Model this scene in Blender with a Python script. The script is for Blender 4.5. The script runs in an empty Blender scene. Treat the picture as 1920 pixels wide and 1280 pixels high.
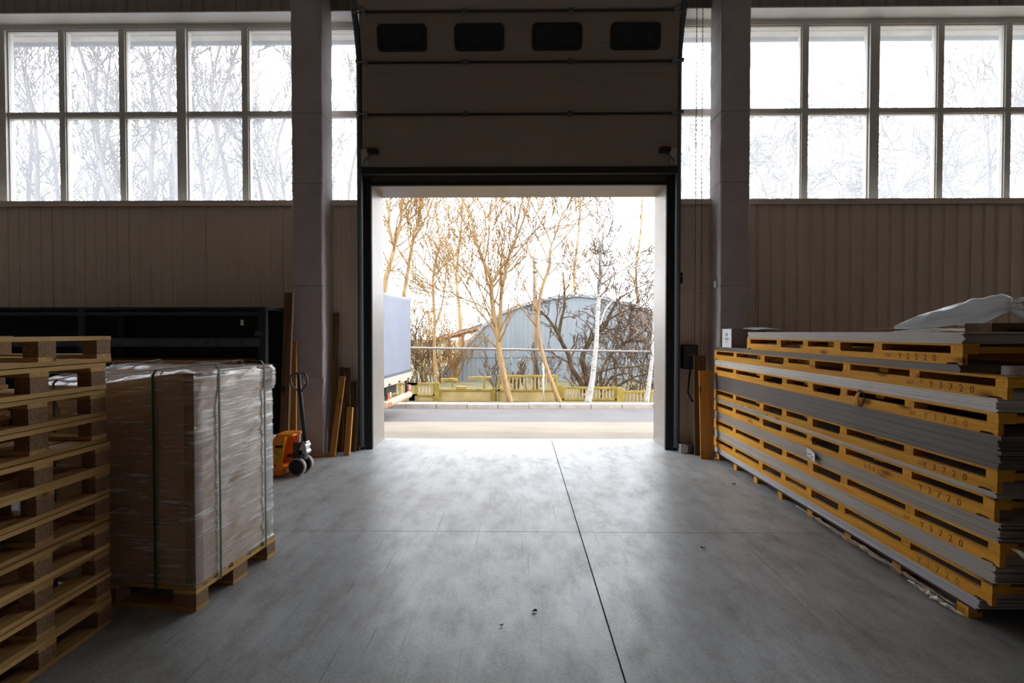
import bpy, math, random
from mathutils import Vector, Matrix, noise
R = math.radians
scene = bpy.context.scene
col = scene.collection
rnd = random.Random(7)

# ------------------------------------------------------------------ camera
F, CAMH, VX, HY = 960.0, 1.65, 972.0, 622.0
PITCH = math.atan((640 - HY) / F)
PSI = math.atan((VX - 960) / F)
cam_d = bpy.data.cameras.new('camera')
cam_d.sensor_width = 36.0
cam_d.lens = F / 1920 * 36
cam_d.clip_end = 500
cam = bpy.data.objects.new('camera', cam_d)
cam.location = (0, 0, CAMH)
cam.rotation_euler = (R(90) - PITCH, 0, PSI)
col.objects.link(cam)
scene.camera = cam

# ------------------------------------------------------------------ world, view
SKY = 4.3
world = bpy.data.worlds.new('overcast_sky')
scene.world = world
world.use_nodes = True
wb = world.node_tree.nodes['Background']
wb.inputs[0].default_value = (0.88, 0.94, 1.0, 1)
wb.inputs[1].default_value = SKY
sun_d = bpy.data.lights.new('veiled_sun', 'SUN')
sun_d.energy = 2.6
sun_d.angle = R(25)
sun_d.color = (1.0, 0.80, 0.54)
sun = bpy.data.objects.new('veiled_sun', sun_d)
sun.rotation_euler = Vector((0.8, -0.04, 0.6)).to_track_quat('Z', 'Y').to_euler()
col.objects.link(sun)
vs = scene.view_settings
vs.view_transform = 'Standard'
vs.look = 'None'
vs.exposure = 0.95
vs.gamma = 1.0
vs.use_curve_mapping = False


def portal(name, x0, x1, z0, z1, y):
    d = bpy.data.lights.new(name, 'AREA')
    d.shape = 'RECTANGLE'
    d.size = x1 - x0
    d.size_y = z1 - z0
    d.cycles.is_portal = True
    o = bpy.data.objects.new(name, d)
    o.location = ((x0 + x1) / 2, y, (z0 + z1) / 2)
    o.rotation_euler = (R(-90), 0, 0)
    col.objects.link(o)


portal('daylight_window_west', -10.6, -2.3, 3.5, 6.1, 7.62)
portal('daylight_window_east', 2.3, 10.6, 3.5, 6.1, 7.62)
portal('daylight_doorway', -2.06, 2.06, 0.0, 3.68, 7.82)


def ray(px, py):
    cx, cz = (px - 960) / F, -(py - 640) / F
    a = -PITCH
    y = math.cos(a) - cz * math.sin(a)
    z = math.sin(a) + cz * math.cos(a)
    return Vector((cx * math.cos(PSI) - y * math.sin(PSI), cx * math.sin(PSI) + y * math.cos(PSI), z))


def at(px, py, Y):
    r = ray(px, py)
    return r * (Y / r.y) + Vector((0, 0, CAMH))


# ------------------------------------------------------------------ materials
MATS = {}


def new_mat(name):
    m = bpy.data.materials.new(name)
    m.use_nodes = True
    nt = m.node_tree
    return m, nt, nt.nodes['Principled BSDF']


def coords(nt, scale=(1, 1, 1), rand=True):
    tc = nt.nodes.new('ShaderNodeTexCoord')
    out = tc.outputs['Object']
    if rand:
        oi = nt.nodes.new('ShaderNodeObjectInfo')
        mul = nt.nodes.new('ShaderNodeMath'); mul.operation = 'MULTIPLY'; mul.inputs[1].default_value = 37.0
        nt.links.new(oi.outputs['Random'], mul.inputs[0])
        add = nt.nodes.new('ShaderNodeVectorMath'); add.operation = 'ADD'
        nt.links.new(out, add.inputs[0]); nt.links.new(mul.outputs[0], add.inputs[1])
        out = add.outputs[0]
    mp = nt.nodes.new('ShaderNodeMapping')
    mp.inputs['Scale'].default_value = scale
    nt.links.new(out, mp.inputs[0])
    return mp.outputs[0]


def tex_noise(nt, vec, scale, detail=4, rough=0.6):
    n = nt.nodes.new('ShaderNodeTexNoise')
    n.inputs['Scale'].default_value = scale
    n.inputs['Detail'].default_value = detail
    n.inputs['Roughness'].default_value = rough
    nt.links.new(vec, n.inputs['Vector'])
    return n.outputs['Fac']


def ramp(nt, fac, stops):
    r = nt.nodes.new('ShaderNodeValToRGB')
    els = r.color_ramp.elements
    while len(els) < len(stops):
        els.new(0.5)
    for e, (p, c) in zip(els, stops):
        e.position = p
        e.color = (*c, 1)
    nt.links.new(fac, r.inputs[0])
    return r.outputs[0]


def mixc(nt, fac, a, b, mode='MIX'):
    m = nt.nodes.new('ShaderNodeMix'); m.data_type = 'RGBA'; m.blend_type = mode
    for sock, v in ((m.inputs[0], fac), (m.inputs[6], a), (m.inputs[7], b)):
        if hasattr(v, 'is_linked'):
            nt.links.new(v, sock)
        elif isinstance(v, (int, float)):
            sock.default_value = v
        else:
            sock.default_value = (*v, 1)
    return m.outputs[2]


def bump(nt, bs, h, strength=0.3, dist=0.01):
    b = nt.nodes.new('ShaderNodeBump')
    b.inputs['Strength'].default_value = strength
    b.inputs['Distance'].default_value = dist
    nt.links.new(h, b.inputs['Height'])
    nt.links.new(b.outputs[0], bs.inputs['Normal'])


def plain(name, c, rough=0.6, metal=0.0, var=0.12, scale=6, bumps=0.0, vscale=(1, 1, 1), rand=True):
    """one coloured surface with mottled wear"""
    if name in MATS:
        return MATS[name]
    m, nt, bs = new_mat(name)
    v = coords(nt, vscale, rand)
    n = tex_noise(nt, v, scale, 5)
    lo = tuple(max(0, k * (1 - var)) for k in c)
    hi = tuple(min(1, k * (1 + var)) for k in c)
    nt.links.new(ramp(nt, n, [(0.3, lo), (0.7, hi)]), bs.inputs['Base Color'])
    bs.inputs['Roughness'].default_value = rough
    bs.inputs['Metallic'].default_value = metal
    if bumps:
        bump(nt, bs, tex_noise(nt, v, scale * 8, 3), bumps, 0.004)
    MATS[name] = m
    return m


def wood(name, light, dark, axis, knots=True, jitter=0.35):
    key = name + '_' + axis
    if key in MATS:
        return MATS[key]
    m, nt, bs = new_mat(key)
    s = {'x': (1.2, 22, 22), 'y': (22, 1.2, 22), 'z': (22, 22, 1.2)}[axis]
    v = coords(nt, s)
    g = tex_noise(nt, v, 1.6, 6, 0.65)
    c = ramp(nt, g, [(0.25, dark), (0.5, tuple((a + b) / 2 for a, b in zip(light, dark))), (0.72, light)])
    v2 = coords(nt, {'x': (3.2, 9, 9), 'y': (9, 3.2, 9), 'z': (9, 9, 3.2)}[axis])
    vo = nt.nodes.new('ShaderNodeTexVoronoi'); vo.inputs['Scale'].default_value = 0.8
    nt.links.new(v2, vo.inputs['Vector'])
    if knots:
        k = ramp(nt, vo.outputs['Distance'], [(0.06, (1, 1, 1)), (0.21, (0, 0, 0))])
        c = mixc(nt, k, c, tuple(x * 0.35 for x in dark))
    oi = nt.nodes.new('ShaderNodeObjectInfo')
    j = ramp(nt, oi.outputs['Random'], [(0, (1 - jitter,) * 3), (1, (1, 1, 1))])
    c = mixc(nt, 1.0, c, j, 'MULTIPLY')
    nt.links.new(c, bs.inputs['Base Color'])
    bs.inputs['Roughness'].default_value = 0.7
    bs.inputs['Specular IOR Level'].default_value = 0.15
    bump(nt, bs, g, 0.25, 0.003)
    MATS[key] = m
    return m


PINE = ((0.86, 0.55, 0.22), (0.52, 0.29, 0.10))
YEL = ((1.0, 0.50, 0.055), (0.70, 0.27, 0.022))
OLD = ((0.22, 0.13, 0.07), (0.10, 0.055, 0.03))


def pine(a): return wood('raw_pine', *PINE, a)
def yellow(a): return wood('yellow_pine', *YEL, a, jitter=0.28)
def oldwood(a): return wood('weathered_timber', *OLD, a)
def orange_wood(a): return wood('fresh_timber', (0.75, 0.38, 0.10), (0.45, 0.2, 0.05), a)


def chipboard():
    if 'chip' in MATS:
        return MATS['chip']
    m, nt, bs = new_mat('chipboard_block')
    v = coords(nt)
    n = tex_noise(nt, v, 90, 3, 0.8)
    nt.links.new(ramp(nt, n, [(0.3, (0.16, 0.08, 0.04)), (0.7, (0.42, 0.25, 0.13))]), bs.inputs['Base Color'])
    bs.inputs['Roughness'].default_value = 0.85
    bump(nt, bs, n, 0.4, 0.004)
    MATS['chip'] = m
    return m


def concrete_floor():
    m, nt, bs = new_mat('power_trowelled_concrete')
    tc = nt.nodes.new('ShaderNodeTexCoord'); geo = nt.nodes.new('ShaderNodeNewGeometry')
    def mp(scale, rot=0):
        k = nt.nodes.new('ShaderNodeMapping'); k.inputs['Scale'].default_value = scale
        k.inputs['Rotation'].default_value = (0, 0, rot)
        nt.links.new(geo.outputs['Position'], k.inputs[0]); return k.outputs[0]
    big = tex_noise(nt, mp((1, 1, 1)), 0.9, 6, 0.62)
    mid = tex_noise(nt, mp((1.6, 0.7, 1), 0.3), 3.2, 8, 0.7)
    fine = tex_noise(nt, mp((1, 1, 1)), 60, 4, 0.7)
    c = ramp(nt, mid, [(0.32, (0.205, 0.19, 0.18)), (0.5, (0.335, 0.337, 0.34)), (0.68, (0.43, 0.44, 0.455))])
    c2 = ramp(nt, big, [(0.3, (0.66, 0.62, 0.57)), (0.6, (1, 1, 1))])
    c = mixc(nt, 1.0, c, c2, 'MULTIPLY')
    c = mixc(nt, 0.25, c, ramp(nt, fine, [(0.35, (0.1, 0.09, 0.08)), (0.65, (0.42, 0.42, 0.42))]))
    # dragged scratches, mostly along the driving direction
    for rot, sx in ((0.12, 40), (-0.35, 55), (0.02, 80)):
        s = tex_noise(nt, mp((sx, 0.9, 1), rot), 1.0, 2, 0.4)
        k = ramp(nt, s, [(0.255, (1, 1, 1)), (0.285, (0, 0, 0))])
        c = mixc(nt, k, c, mixc(nt, 0.5, c, (0.07, 0.06, 0.055)))
    spots = nt.nodes.new('ShaderNodeTexVoronoi'); spots.inputs['Scale'].default_value = 2.2
    nt.links.new(mp((1, 1, 1)), spots.inputs['Vector'])
    c = mixc(nt, ramp(nt, spots.outputs['Distance'], [(0.012, (1, 1, 1)), (0.02, (0, 0, 0))]), c, (0.02, 0.02, 0.02))
    nt.links.new(c, bs.inputs['Base Color'])
    r = ramp(nt, mid, [(0.3, (0.46,) * 3), (0.7, (0.27,) * 3)])
    nt.links.new(r, bs.inputs['Roughness'])
    bs.inputs['Specular IOR Level'].default_value = 0.42
    bump(nt, bs, mid, 0.06, 0.01)
    return m


def hazy_glass(veil=0.14):
    m = bpy.data.materials.new('hazy_window_glass'); m.use_nodes = True
    nt = m.node_tree; nt.nodes.clear()
    out = nt.nodes.new('ShaderNodeOutputMaterial')
    tr = nt.nodes.new('ShaderNodeBsdfTransparent'); tr.inputs[0].default_value = (0.97, 0.985, 1, 1)
    tl = nt.nodes.new('ShaderNodeBsdfTranslucent'); tl.inputs[0].default_value = (0.93, 0.95, 0.98, 1)  # translucent share puts a whitish haze into the panes
    gl = nt.nodes.new('ShaderNodeBsdfGlossy'); gl.inputs['Roughness'].default_value = 0.05
    v = coords(nt)
    n = tex_noise(nt, v, 1.8, 5, 0.6)
    f = nt.nodes.new('ShaderNodeMapRange'); f.inputs[3].default_value = veil - 0.04; f.inputs[4].default_value = veil + 0.04
    nt.links.new(n, f.inputs[0])
    m1 = nt.nodes.new('ShaderNodeMixShader'); m2 = nt.nodes.new('ShaderNodeMixShader')
    nt.links.new(f.outputs[0], m1.inputs[0]); nt.links.new(tr.outputs[0], m1.inputs[1]); nt.links.new(tl.outputs[0], m1.inputs[2])
    m2.inputs[0].default_value = 0.04
    nt.links.new(m1.outputs[0], m2.inputs[1]); nt.links.new(gl.outputs[0], m2.inputs[2])
    nt.links.new(m2.outputs[0], out.inputs[0])
    return m


def film_mat():
    m = bpy.data.materials.new('stretch_film'); m.use_nodes = True
    nt = m.node_tree; nt.nodes.clear()
    out = nt.nodes.new('ShaderNodeOutputMaterial')
    tr = nt.nodes.new('ShaderNodeBsdfTransparent'); tr.inputs[0].default_value = (0.96, 0.96, 0.97, 1)
    gl = nt.nodes.new('ShaderNodeBsdfGlossy'); gl.inputs['Roughness'].default_value = 0.12
    df = nt.nodes.new('ShaderNodeBsdfDiffuse'); df.inputs[0].default_value = (0.9, 0.9, 0.9, 1)
    tc = nt.nodes.new('ShaderNodeTexCoord')
    mp = nt.nodes.new('ShaderNodeMapping'); mp.inputs['Rotation'].default_value = (R(-24), 0, 0); mp.inputs['Scale'].default_value = (3, 1.5, 42)
    nt.links.new(tc.outputs['Object'], mp.inputs[0])
    n = tex_noise(nt, mp.outputs[0], 1.5, 5, 0.62)
    mp2 = nt.nodes.new('ShaderNodeMapping'); mp2.inputs['Rotation'].default_value = (R(14), 0, 0); mp2.inputs['Scale'].default_value = (3, 1.6, 16)
    nt.links.new(tc.outputs['Object'], mp2.inputs[0])
    n2 = tex_noise(nt, mp2.outputs[0], 1.1, 4, 0.6)
    h = nt.nodes.new('ShaderNodeMath'); h.operation = 'ADD'
    nt.links.new(n, h.inputs[0]); nt.links.new(n2, h.inputs[1])
    b = nt.nodes.new('ShaderNodeBump'); b.inputs['Strength'].default_value = 0.5; b.inputs['Distance'].default_value = 0.006
    nt.links.new(h.outputs[0], b.inputs['Height'])
    nt.links.new(b.outputs[0], gl.inputs['Normal'])
    st = ramp(nt, n, [(0.50, (0.0,) * 3), (0.62, (0.75,) * 3)])  # diffuse white streaks paint in the highlights on the film's wrinkles
    pa = ramp(nt, n2, [(0.38, (0.12,) * 3), (0.55, (1,) * 3)])
    f = mixc(nt, 1.0, st, pa, 'MULTIPLY')
    f = mixc(nt, 1.0, f, (0.06, 0.06, 0.06), 'ADD')
    a = nt.nodes.new('ShaderNodeMixShader'); c = nt.nodes.new('ShaderNodeMixShader')
    nt.links.new(f, a.inputs[0]); nt.links.new(tr.outputs[0], a.inputs[1]); nt.links.new(df.outputs[0], a.inputs[2])
    c.inputs[0].default_value = 0.25
    nt.links.new(a.outputs[0], c.inputs[1]); nt.links.new(gl.outputs[0], c.inputs[2])
    nt.links.new(c.outputs[0], out.inputs[0])
    return m


def birch_bark():
    m, nt, bs = new_mat('birch_bark')
    v = coords(nt, (4, 4, 14), False)
    n = tex_noise(nt, v, 1.6, 5, 0.7)
    nt.links.new(ramp(nt, n, [(0.36, (0.05, 0.04, 0.035)), (0.43, (0.32, 0.30, 0.275)), (0.7, (0.46, 0.44, 0.41))]), bs.inputs['Base Color'])
    bs.inputs['Roughness'].default_value = 0.8
    return m


def mossy_bark():
    m, nt, bs = new_mat('mossy_bark')
    v = coords(nt, (1, 1, 1), False)
    n = tex_noise(nt, v, 2.2, 5, 0.7)
    nt.links.new(ramp(nt, n, [(0.4, (0.035, 0.022, 0.015)), (0.55, (0.09, 0.06, 0.03)), (0.66, (0.15, 0.12, 0.018))]), bs.inputs['Base Color'])
    bs.inputs['Roughness'].default_value = 0.9
    return m


def sheet_edge(name, c):
    """edges of stacked panels: faint layers along the height"""
    if name in MATS:
        return MATS[name]
    m, nt, bs = new_mat(name)
    v = coords(nt, (0.4, 0.4, 160), False)
    n = tex_noise(nt, v, 1.0, 3, 0.6)
    w = tex_noise(nt, coords(nt, (1, 1, 1), False), 3, 4)
    cc = ramp(nt, n, [(0.3, tuple(k * 0.72 for k in c)), (0.7, tuple(min(1, k * 1.2) for k in c))])
    cc = mixc(nt, 1.0, cc, ramp(nt, w, [(0.3, (0.85, 0.84, 0.83)), (0.7, (1, 1, 1))]), 'MULTIPLY')
    nt.links.new(cc, bs.inputs['Base Color'])
    bs.inputs['Roughness'].default_value = 0.5
    MATS[name] = m
    return m


# ------------------------------------------------------------------ mesh builder
class MB:
    def __init__(s):
        s.v = []; s.f = []

    def box(s, x0, x1, y0, y1, z0, z1):
        n = len(s.v)
        s.v += [(x0, y0, z0), (x1, y0, z0), (x1, y1, z0), (x0, y1, z0), (x0, y0, z1), (x1, y0, z1), (x1, y1, z1), (x0, y1, z1)]
        s.f += [tuple(n + i for i in q) for q in ((0, 3, 2, 1), (4, 5, 6, 7), (0, 1, 5, 4), (1, 2, 6, 5), (2, 3, 7, 6), (3, 0, 4, 7))]
        return s

    def cbox(s, c, d):
        return s.box(c[0] - d[0] / 2, c[0] + d[0] / 2, c[1] - d[1] / 2, c[1] + d[1] / 2, c[2] - d[2] / 2, c[2] + d[2] / 2)

    def prism(s, pts, a0, a1, axis='x'):
        """extrude outline pts (2D) between a0 and a1 along axis"""
        n = len(s.v); k = len(pts)
        for a in (a0, a1):
            for (p, q) in pts:
                s.v.append({'x': (a, p, q), 'y': (p, a, q), 'z': (p, q, a)}[axis])
        s.f.append(tuple(n + i for i in range(k)))
        s.f.append(tuple(n + k + i for i in reversed(range(k))))
        for i in range(k):
            j = (i + 1) % k
            s.f.append((n + i, n + k + i, n + k + j, n + j))
        return s

    def tube(s, pts, rad, sides=8, cap=True):
        pts = [Vector(p) for p in pts]
        n0 = len(s.v); m = len(pts)
        if not hasattr(rad, '__len__'):
            rad = [rad] * m
        up = None
        for i, p in enumerate(pts):
            d = (pts[min(i + 1, m - 1)] - pts[max(i - 1, 0)])
            if d.length < 1e-9:
                d = Vector((0, 0, 1))
            d.normalize()
            if up is None:
                up = Vector((0, 0, 1)) if abs(d.z) < 0.9 else Vector((1, 0, 0))
            a = d.cross(up)
            if a.length < 1e-6:
                a = d.orthogonal()
            a.normalize()
            b = d.cross(a)
            up = a.cross(d)
            for k in range(sides):
                t = 2 * math.pi * k / sides
                q = p + (a * math.cos(t) + b * math.sin(t)) * rad[i]
                s.v.append((q.x, q.y, q.z))
        for i in range(m - 1):
            for k in range(sides):
                k2 = (k + 1) % sides
                s.f.append((n0 + i * sides + k, n0 + i * sides + k2, n0 + (i + 1) * sides + k2, n0 + (i + 1) * sides + k))
        if cap:
            s.f.append(tuple(n0 + k for k in reversed(range(sides))))
            s.f.append(tuple(n0 + (m - 1) * sides + k for k in range(sides)))
        return s

    def grid(s, fn, nu, nv):
        n = len(s.v)
        for j in range(nv + 1):
            for i in range(nu + 1):
                s.v.append(tuple(fn(i / nu, j / nv)))
        for j in range(nv):
            for i in range(nu):
                a = n + j * (nu + 1) + i
                s.f.append((a, a + 1, a + nu + 2, a + nu + 1))
        return s

    def mesh(s, name, mat=None, smooth=False):
        me = bpy.data.meshes.new(name)
        me.from_pydata(s.v, [], s.f)
        me.update()
        if mat:
            me.materials.append(mat)
        if smooth:
            me.shade_smooth()
        return me

    def build(s, name, mat, parent=None, smooth=False, loc=None, rot=None):
        return link(name, s.mesh(name, mat, smooth), parent, loc, rot)


def link(name, me, parent=None, loc=None, rot=None):
    o = bpy.data.objects.new(name, me)
    col.objects.link(o)
    if parent:
        o.parent = parent
    if loc is not None:
        o.location = loc
    if rot is not None:
        o.rotation_euler = rot
    return o


def bevel(o, w=0.004, seg=1):
    b = o.modifiers.new('bevel', 'BEVEL'); b.width = w; b.segments = seg; b.limit_method = 'ANGLE'
    return o


def solidify(o, t):
    b = o.modifiers.new('thickness', 'SOLIDIFY'); b.thickness = t
    return o


def empty(name, loc=(0, 0, 0), rz=0):
    o = bpy.data.objects.new(name, None)
    o.location = loc
    o.rotation_euler = (0, 0, rz)
    o.empty_display_size = 0.1
    col.objects.link(o)
    return o


def tag(o, label, cat, group=None, kind=None):
    o['label'] = label
    o['category'] = cat
    if group:
        o['group'] = group
    if kind:
        o['kind'] = kind
    return o


def struct(o):
    o['kind'] = 'structure'
    return o


def copy_tree(o, parent=None):
    c = o.copy()
    col.objects.link(c)
    c.parent = parent
    for ch in list(o.children):
        copy_tree(ch, c)
    return c


_unit = MB().box(-.5, .5, -.5, .5, -.5, .5)
BOXCACHE = {}


def part_box(name, c, d, mat, parent):
    """box part whose mesh is shared between alike pieces"""
    key = (round(d[0], 4), round(d[1], 4), round(d[2], 4), mat.name)
    if key not in BOXCACHE:
        BOXCACHE[key] = MB().cbox((0, 0, 0), d).mesh(name, mat)
    return link(name, BOXCACHE[key], parent, c)


def bx(name, x0, x1, y0, y1, z0, z1, mat, parent=None):
    return part_box(name, ((x0 + x1) / 2, (y0 + y1) / 2, (z0 + z1) / 2), (x1 - x0, y1 - y0, z1 - z0), mat, parent)


# common materials
M_panel = plain('cream_sandwich_panel', (0.78, 0.63, 0.50), 0.5, var=0.05, scale=2)
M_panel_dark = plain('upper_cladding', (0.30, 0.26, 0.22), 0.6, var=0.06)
M_core = plain('wall_core', (0.35, 0.31, 0.27), 0.8)
M_white = plain('white_paint', (0.72, 0.69, 0.64), 0.45, var=0.04)
M_frame = plain('white_window_frame', (0.62, 0.58, 0.52), 0.4, var=0.05)
M_column = plain('grey_painted_concrete', (0.50, 0.43, 0.43), 0.75, var=0.12, scale=3, bumps=0.35)
M_joint = plain('joint_filler', (0.02, 0.018, 0.016), 0.9)
M_door = plain('beige_door_skin', (0.33, 0.25, 0.20), 0.45, var=0.04, scale=2)
M_black = plain('black_rubber', (0.012, 0.012, 0.013), 0.7)
M_bsteel = plain('black_steel', (0.018, 0.019, 0.022), 0.5)
M_galv = plain('galvanised_steel', (0.50, 0.50, 0.50), 0.4, 0.8, var=0.1, scale=14)
M_track = plain('dark_track_steel', (0.12, 0.13, 0.14), 0.45, 0.6)
M_reveal = plain('brushed_reveal_sheet', (0.30, 0.275, 0.26), 0.36, 0.5, var=0.06, scale=3, vscale=(1, 1, 4))
M_ceil = plain('ceiling_sheet', (0.62, 0.56, 0.50), 0.8)
M_glass = hazy_glass(0.13)
M_glass_e = hazy_glass(0.145)

# ================================================================== SETTING
# floor: slabs with saw-cut joints
floor = struct(MB().box(-11.2, 11.2, -12.2, 7.85, -0.30, -0.012).build('floor', M_joint))
M_floor = concrete_floor()
xs = [-11.0, -8.02, -5.18, -2.34, 0.505, 3.35, 6.2, 9.05, 11.0]
ys = [-12.0, -7.2, -3.4, 0.4, 4.2, 7.845]
for i in range(len(xs) - 1):
    for j in range(len(ys) - 1):
        g = 0.0045
        o = MB().box(xs[i] + g, xs[i + 1] - g, ys[j] + g * 0.6, ys[j + 1] - g * 0.6, -0.14, 0).build('slab', M_floor, floor)

# wall_front: core, ribbed panels, window reveals
WY, WO = 7.2, 7.78
SILL, HEAD = 3.49, 6.11
DX = 2.06
wf = empty('wall_front'); struct(wf)
bx('core', -11, -DX - 0.16, WY + 0.03, WO, 0, SILL - 0.02, M_core, wf)
bx('core', DX + 0.16, 11, WY + 0.03, WO, 0, SILL - 0.02, M_core, wf)
bx('door_lintel', -DX - 0.16, DX + 0.16, WY + 0.005, WO, 3.70, 7.4, M_core, wf)
bx('jamb_core', -DX - 0.16, -DX - 0.012, WY + 0.005, WO, 0, 3.70, M_core, wf)
bx('jamb_core', DX + 0.012, DX + 0.16, WY + 0.005, WO, 0, 3.70, M_core, wf)
for sx in (-1, 1):
    a, b = sorted((sx * (DX + 0.16), sx * 11))
    bx('lintel_beam', a, b, WY + 0.03, WO, HEAD + 0.015, 7.4, M_core, wf)
    bx('window_head_lining', a, b, WY - 0.02, 7.56, HEAD, HEAD + 0.015, M_white, wf)
    bx('sill_board', a, b, WY - 0.03, 7.46, SILL - 0.02, SILL, M_white, wf)
    bx('sill_flashing', a, b, WY - 0.04, WY - 0.028, SILL - 0.075, SILL + 0.002, M_panel, wf)


def ribbed(x0, x1, z0, z1, mat, name, rib=0.135, depth=0.016, yb=WY + 0.028):
    """one profiled wall sheet: shallow trapezoid ribs"""
    n = max(1, int(round((x1 - x0) / rib)))
    w = (x1 - x0) / n
    prof = [(x0 + 0.003, yb - 0.012)]
    for i in range(n):
        a = x0 + i * w
        prof += [(a + w * .12, yb - 0.012), (a + w * .20, yb - 0.012 - depth), (a + w * .88, yb - 0.012 - depth), (a + w * .96, yb - 0.012)]
    prof += [(x1 - 0.003, yb - 0.012), (x1 - 0.003, yb), (x0 + 0.003, yb)]
    mb = MB()
    cx = (x0 + x1) / 2
    mb.prism([(p - cx, q) for p, q in prof], z0, z1, 'z')
    return mb.build(name, mat, wf, loc=(cx, 0, 0))


def panel_row(xa, xb, step, z0, z1, mat, name, **k):
    n = max(1, int(math.ceil((xb - xa) / step - 0.2)))
    for i in range(n):
        ribbed(xa + (xb - xa) * i / n, xa + (xb - xa) * (i + 1) / n, z0, z1, mat, name, **k)


panel_row(-11, -DX - 0.16, 1.1, 0.0, SILL - 0.07, M_panel, 'wall_panel', rib=0.15, depth=0.006)
panel_row(DX + 0.16, 11, 1.1, 0.0, SILL - 0.07, M_panel, 'wall_panel', rib=0.185, depth=0.018)
for sx in (-1, 1):
    a, b = sorted((sx * (DX + 0.16), sx * 11))
    panel_row(a, b, 1.1, HEAD + 0.016, 7.4, M_panel_dark, 'upper_wall_panel', rib=0.16, depth=0.012)

# other walls and ceiling of the hall
M_hall = plain('hall_wall', (0.66, 0.58, 0.51), 0.8)
struct(MB().box(-11.3, -11, -12.3, WO, 0, 7.5).build('wall_left', M_hall))
struct(MB().box(11, 11.3, -12.3, WO, 0, 7.5).build('wall_right', M_hall))
struct(MB().box(-11, 11, -12.3, -12, 0, 7.5).build('wall_back', M_hall))
struct(MB().box(-11.3, 11.3, -12.3, WO, 7.4, 7.7).build('ceiling', M_ceil))
# roof overhang outside, seen through the top of the panes
ev = struct(MB().box(-11.5, 11.5, WO, 8.42, 6.40, 6.55).build('trim_1', plain('eave_soffit', (0.55, 0.50, 0.44), 0.8, var=0.2, scale=3)))
MB().box(-11.5, 11.5, 8.40, 8.44, 6.34, 6.62).build('fascia', plain('grey_fascia', (0.30, 0.31, 0.33), 0.6), ev)


def window(name, xm, thick, x_end0, x_end1, glass):
    w = empty(name); struct(w)
    y0, y1 = 7.44, 7.56
    zt = 4.815
    bx('frame_head', x_end0, x_end1, y0, y1, HEAD - 0.075, HEAD, M_frame, w)
    bx('frame_foot', x_end0, x_end1, y0, y1, SILL - 0.02, SILL + 0.06, M_frame, w)
    edges = []
    for x, t in zip(xm, thick):
        hw = 0.066 if t else 0.042
        edges.append((x - hw, x + hw))
        bx('mullion', x - hw, x + hw, y0 - (0.02 if t else 0), y1, SILL + 0.06, HEAD - 0.075, M_frame, w)
    for (a0, a1), (b0, b1) in zip(edges[:-1], edges[1:]):
        bx('transom', a1, b0, y0 + 0.005, y1, zt - 0.036, zt + 0.036, M_frame, w)
        for z0, z1 in ((SILL + 0.06, zt - 0.036), (zt + 0.036, HEAD - 0.075)):
            bx('glazing_bead', a1, b0, y0 + 0.02, y0 + 0.05, z1 - 0.016, z1, M_frame, w)
            part_box('pane', ((a1 + b0) / 2, y0 + 0.07, (z0 + z1) / 2), (b0 - a1, 0.006, z1 - z0), glass, w)
            for xx in (a1, b0 - 0.016):
                bx('glazing_bead', xx, xx + 0.016, y0 + 0.02, y0 + 0.05, z0, z1 - 0.016, M_frame, w)


left_m = [-10.17, -9.29, -8.41, -7.53, -6.65, -5.765, -4.885, -3.965, -3.06, -2.27]
window('window_1', left_m, [1, 0, 0, 1, 0, 0, 1, 0, 0, 1], -10.98, -DX - 0.165, M_glass)
right_m = [2.27, 3.15, 4.10, 5.075, 6.02, 6.975, 7.93, 8.88, 9.83, 10.78]
window('window_2', right_m, [1, 0, 0, 1, 0, 0, 1, 0, 0, 1], DX + 0.165, 10.98, M_glass_e)

# door reveal
rv = empty('trim_2'); struct(rv)
bx('reveal_side', -DX - 0.012, -DX, WY, WO + 0.03, 0, 3.70, M_reveal, rv)
bx('reveal_side', DX, DX + 0.012, WY, WO + 0.03, 0, 3.70, M_reveal, rv)
bx('reveal_head', -DX, DX, WY, WO + 0.03, 3.688, 3.70, plain('reveal_head_sheet', (0.27, 0.215, 0.165), 0.4, 0.3, var=0.06), rv)
bx('threshold', -DX, DX, WO, WO + 0.12, -0.06, -0.004, plain('worn_threshold', (0.50, 0.44, 0.36), 0.9, var=0.35, scale=12), rv)

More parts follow.
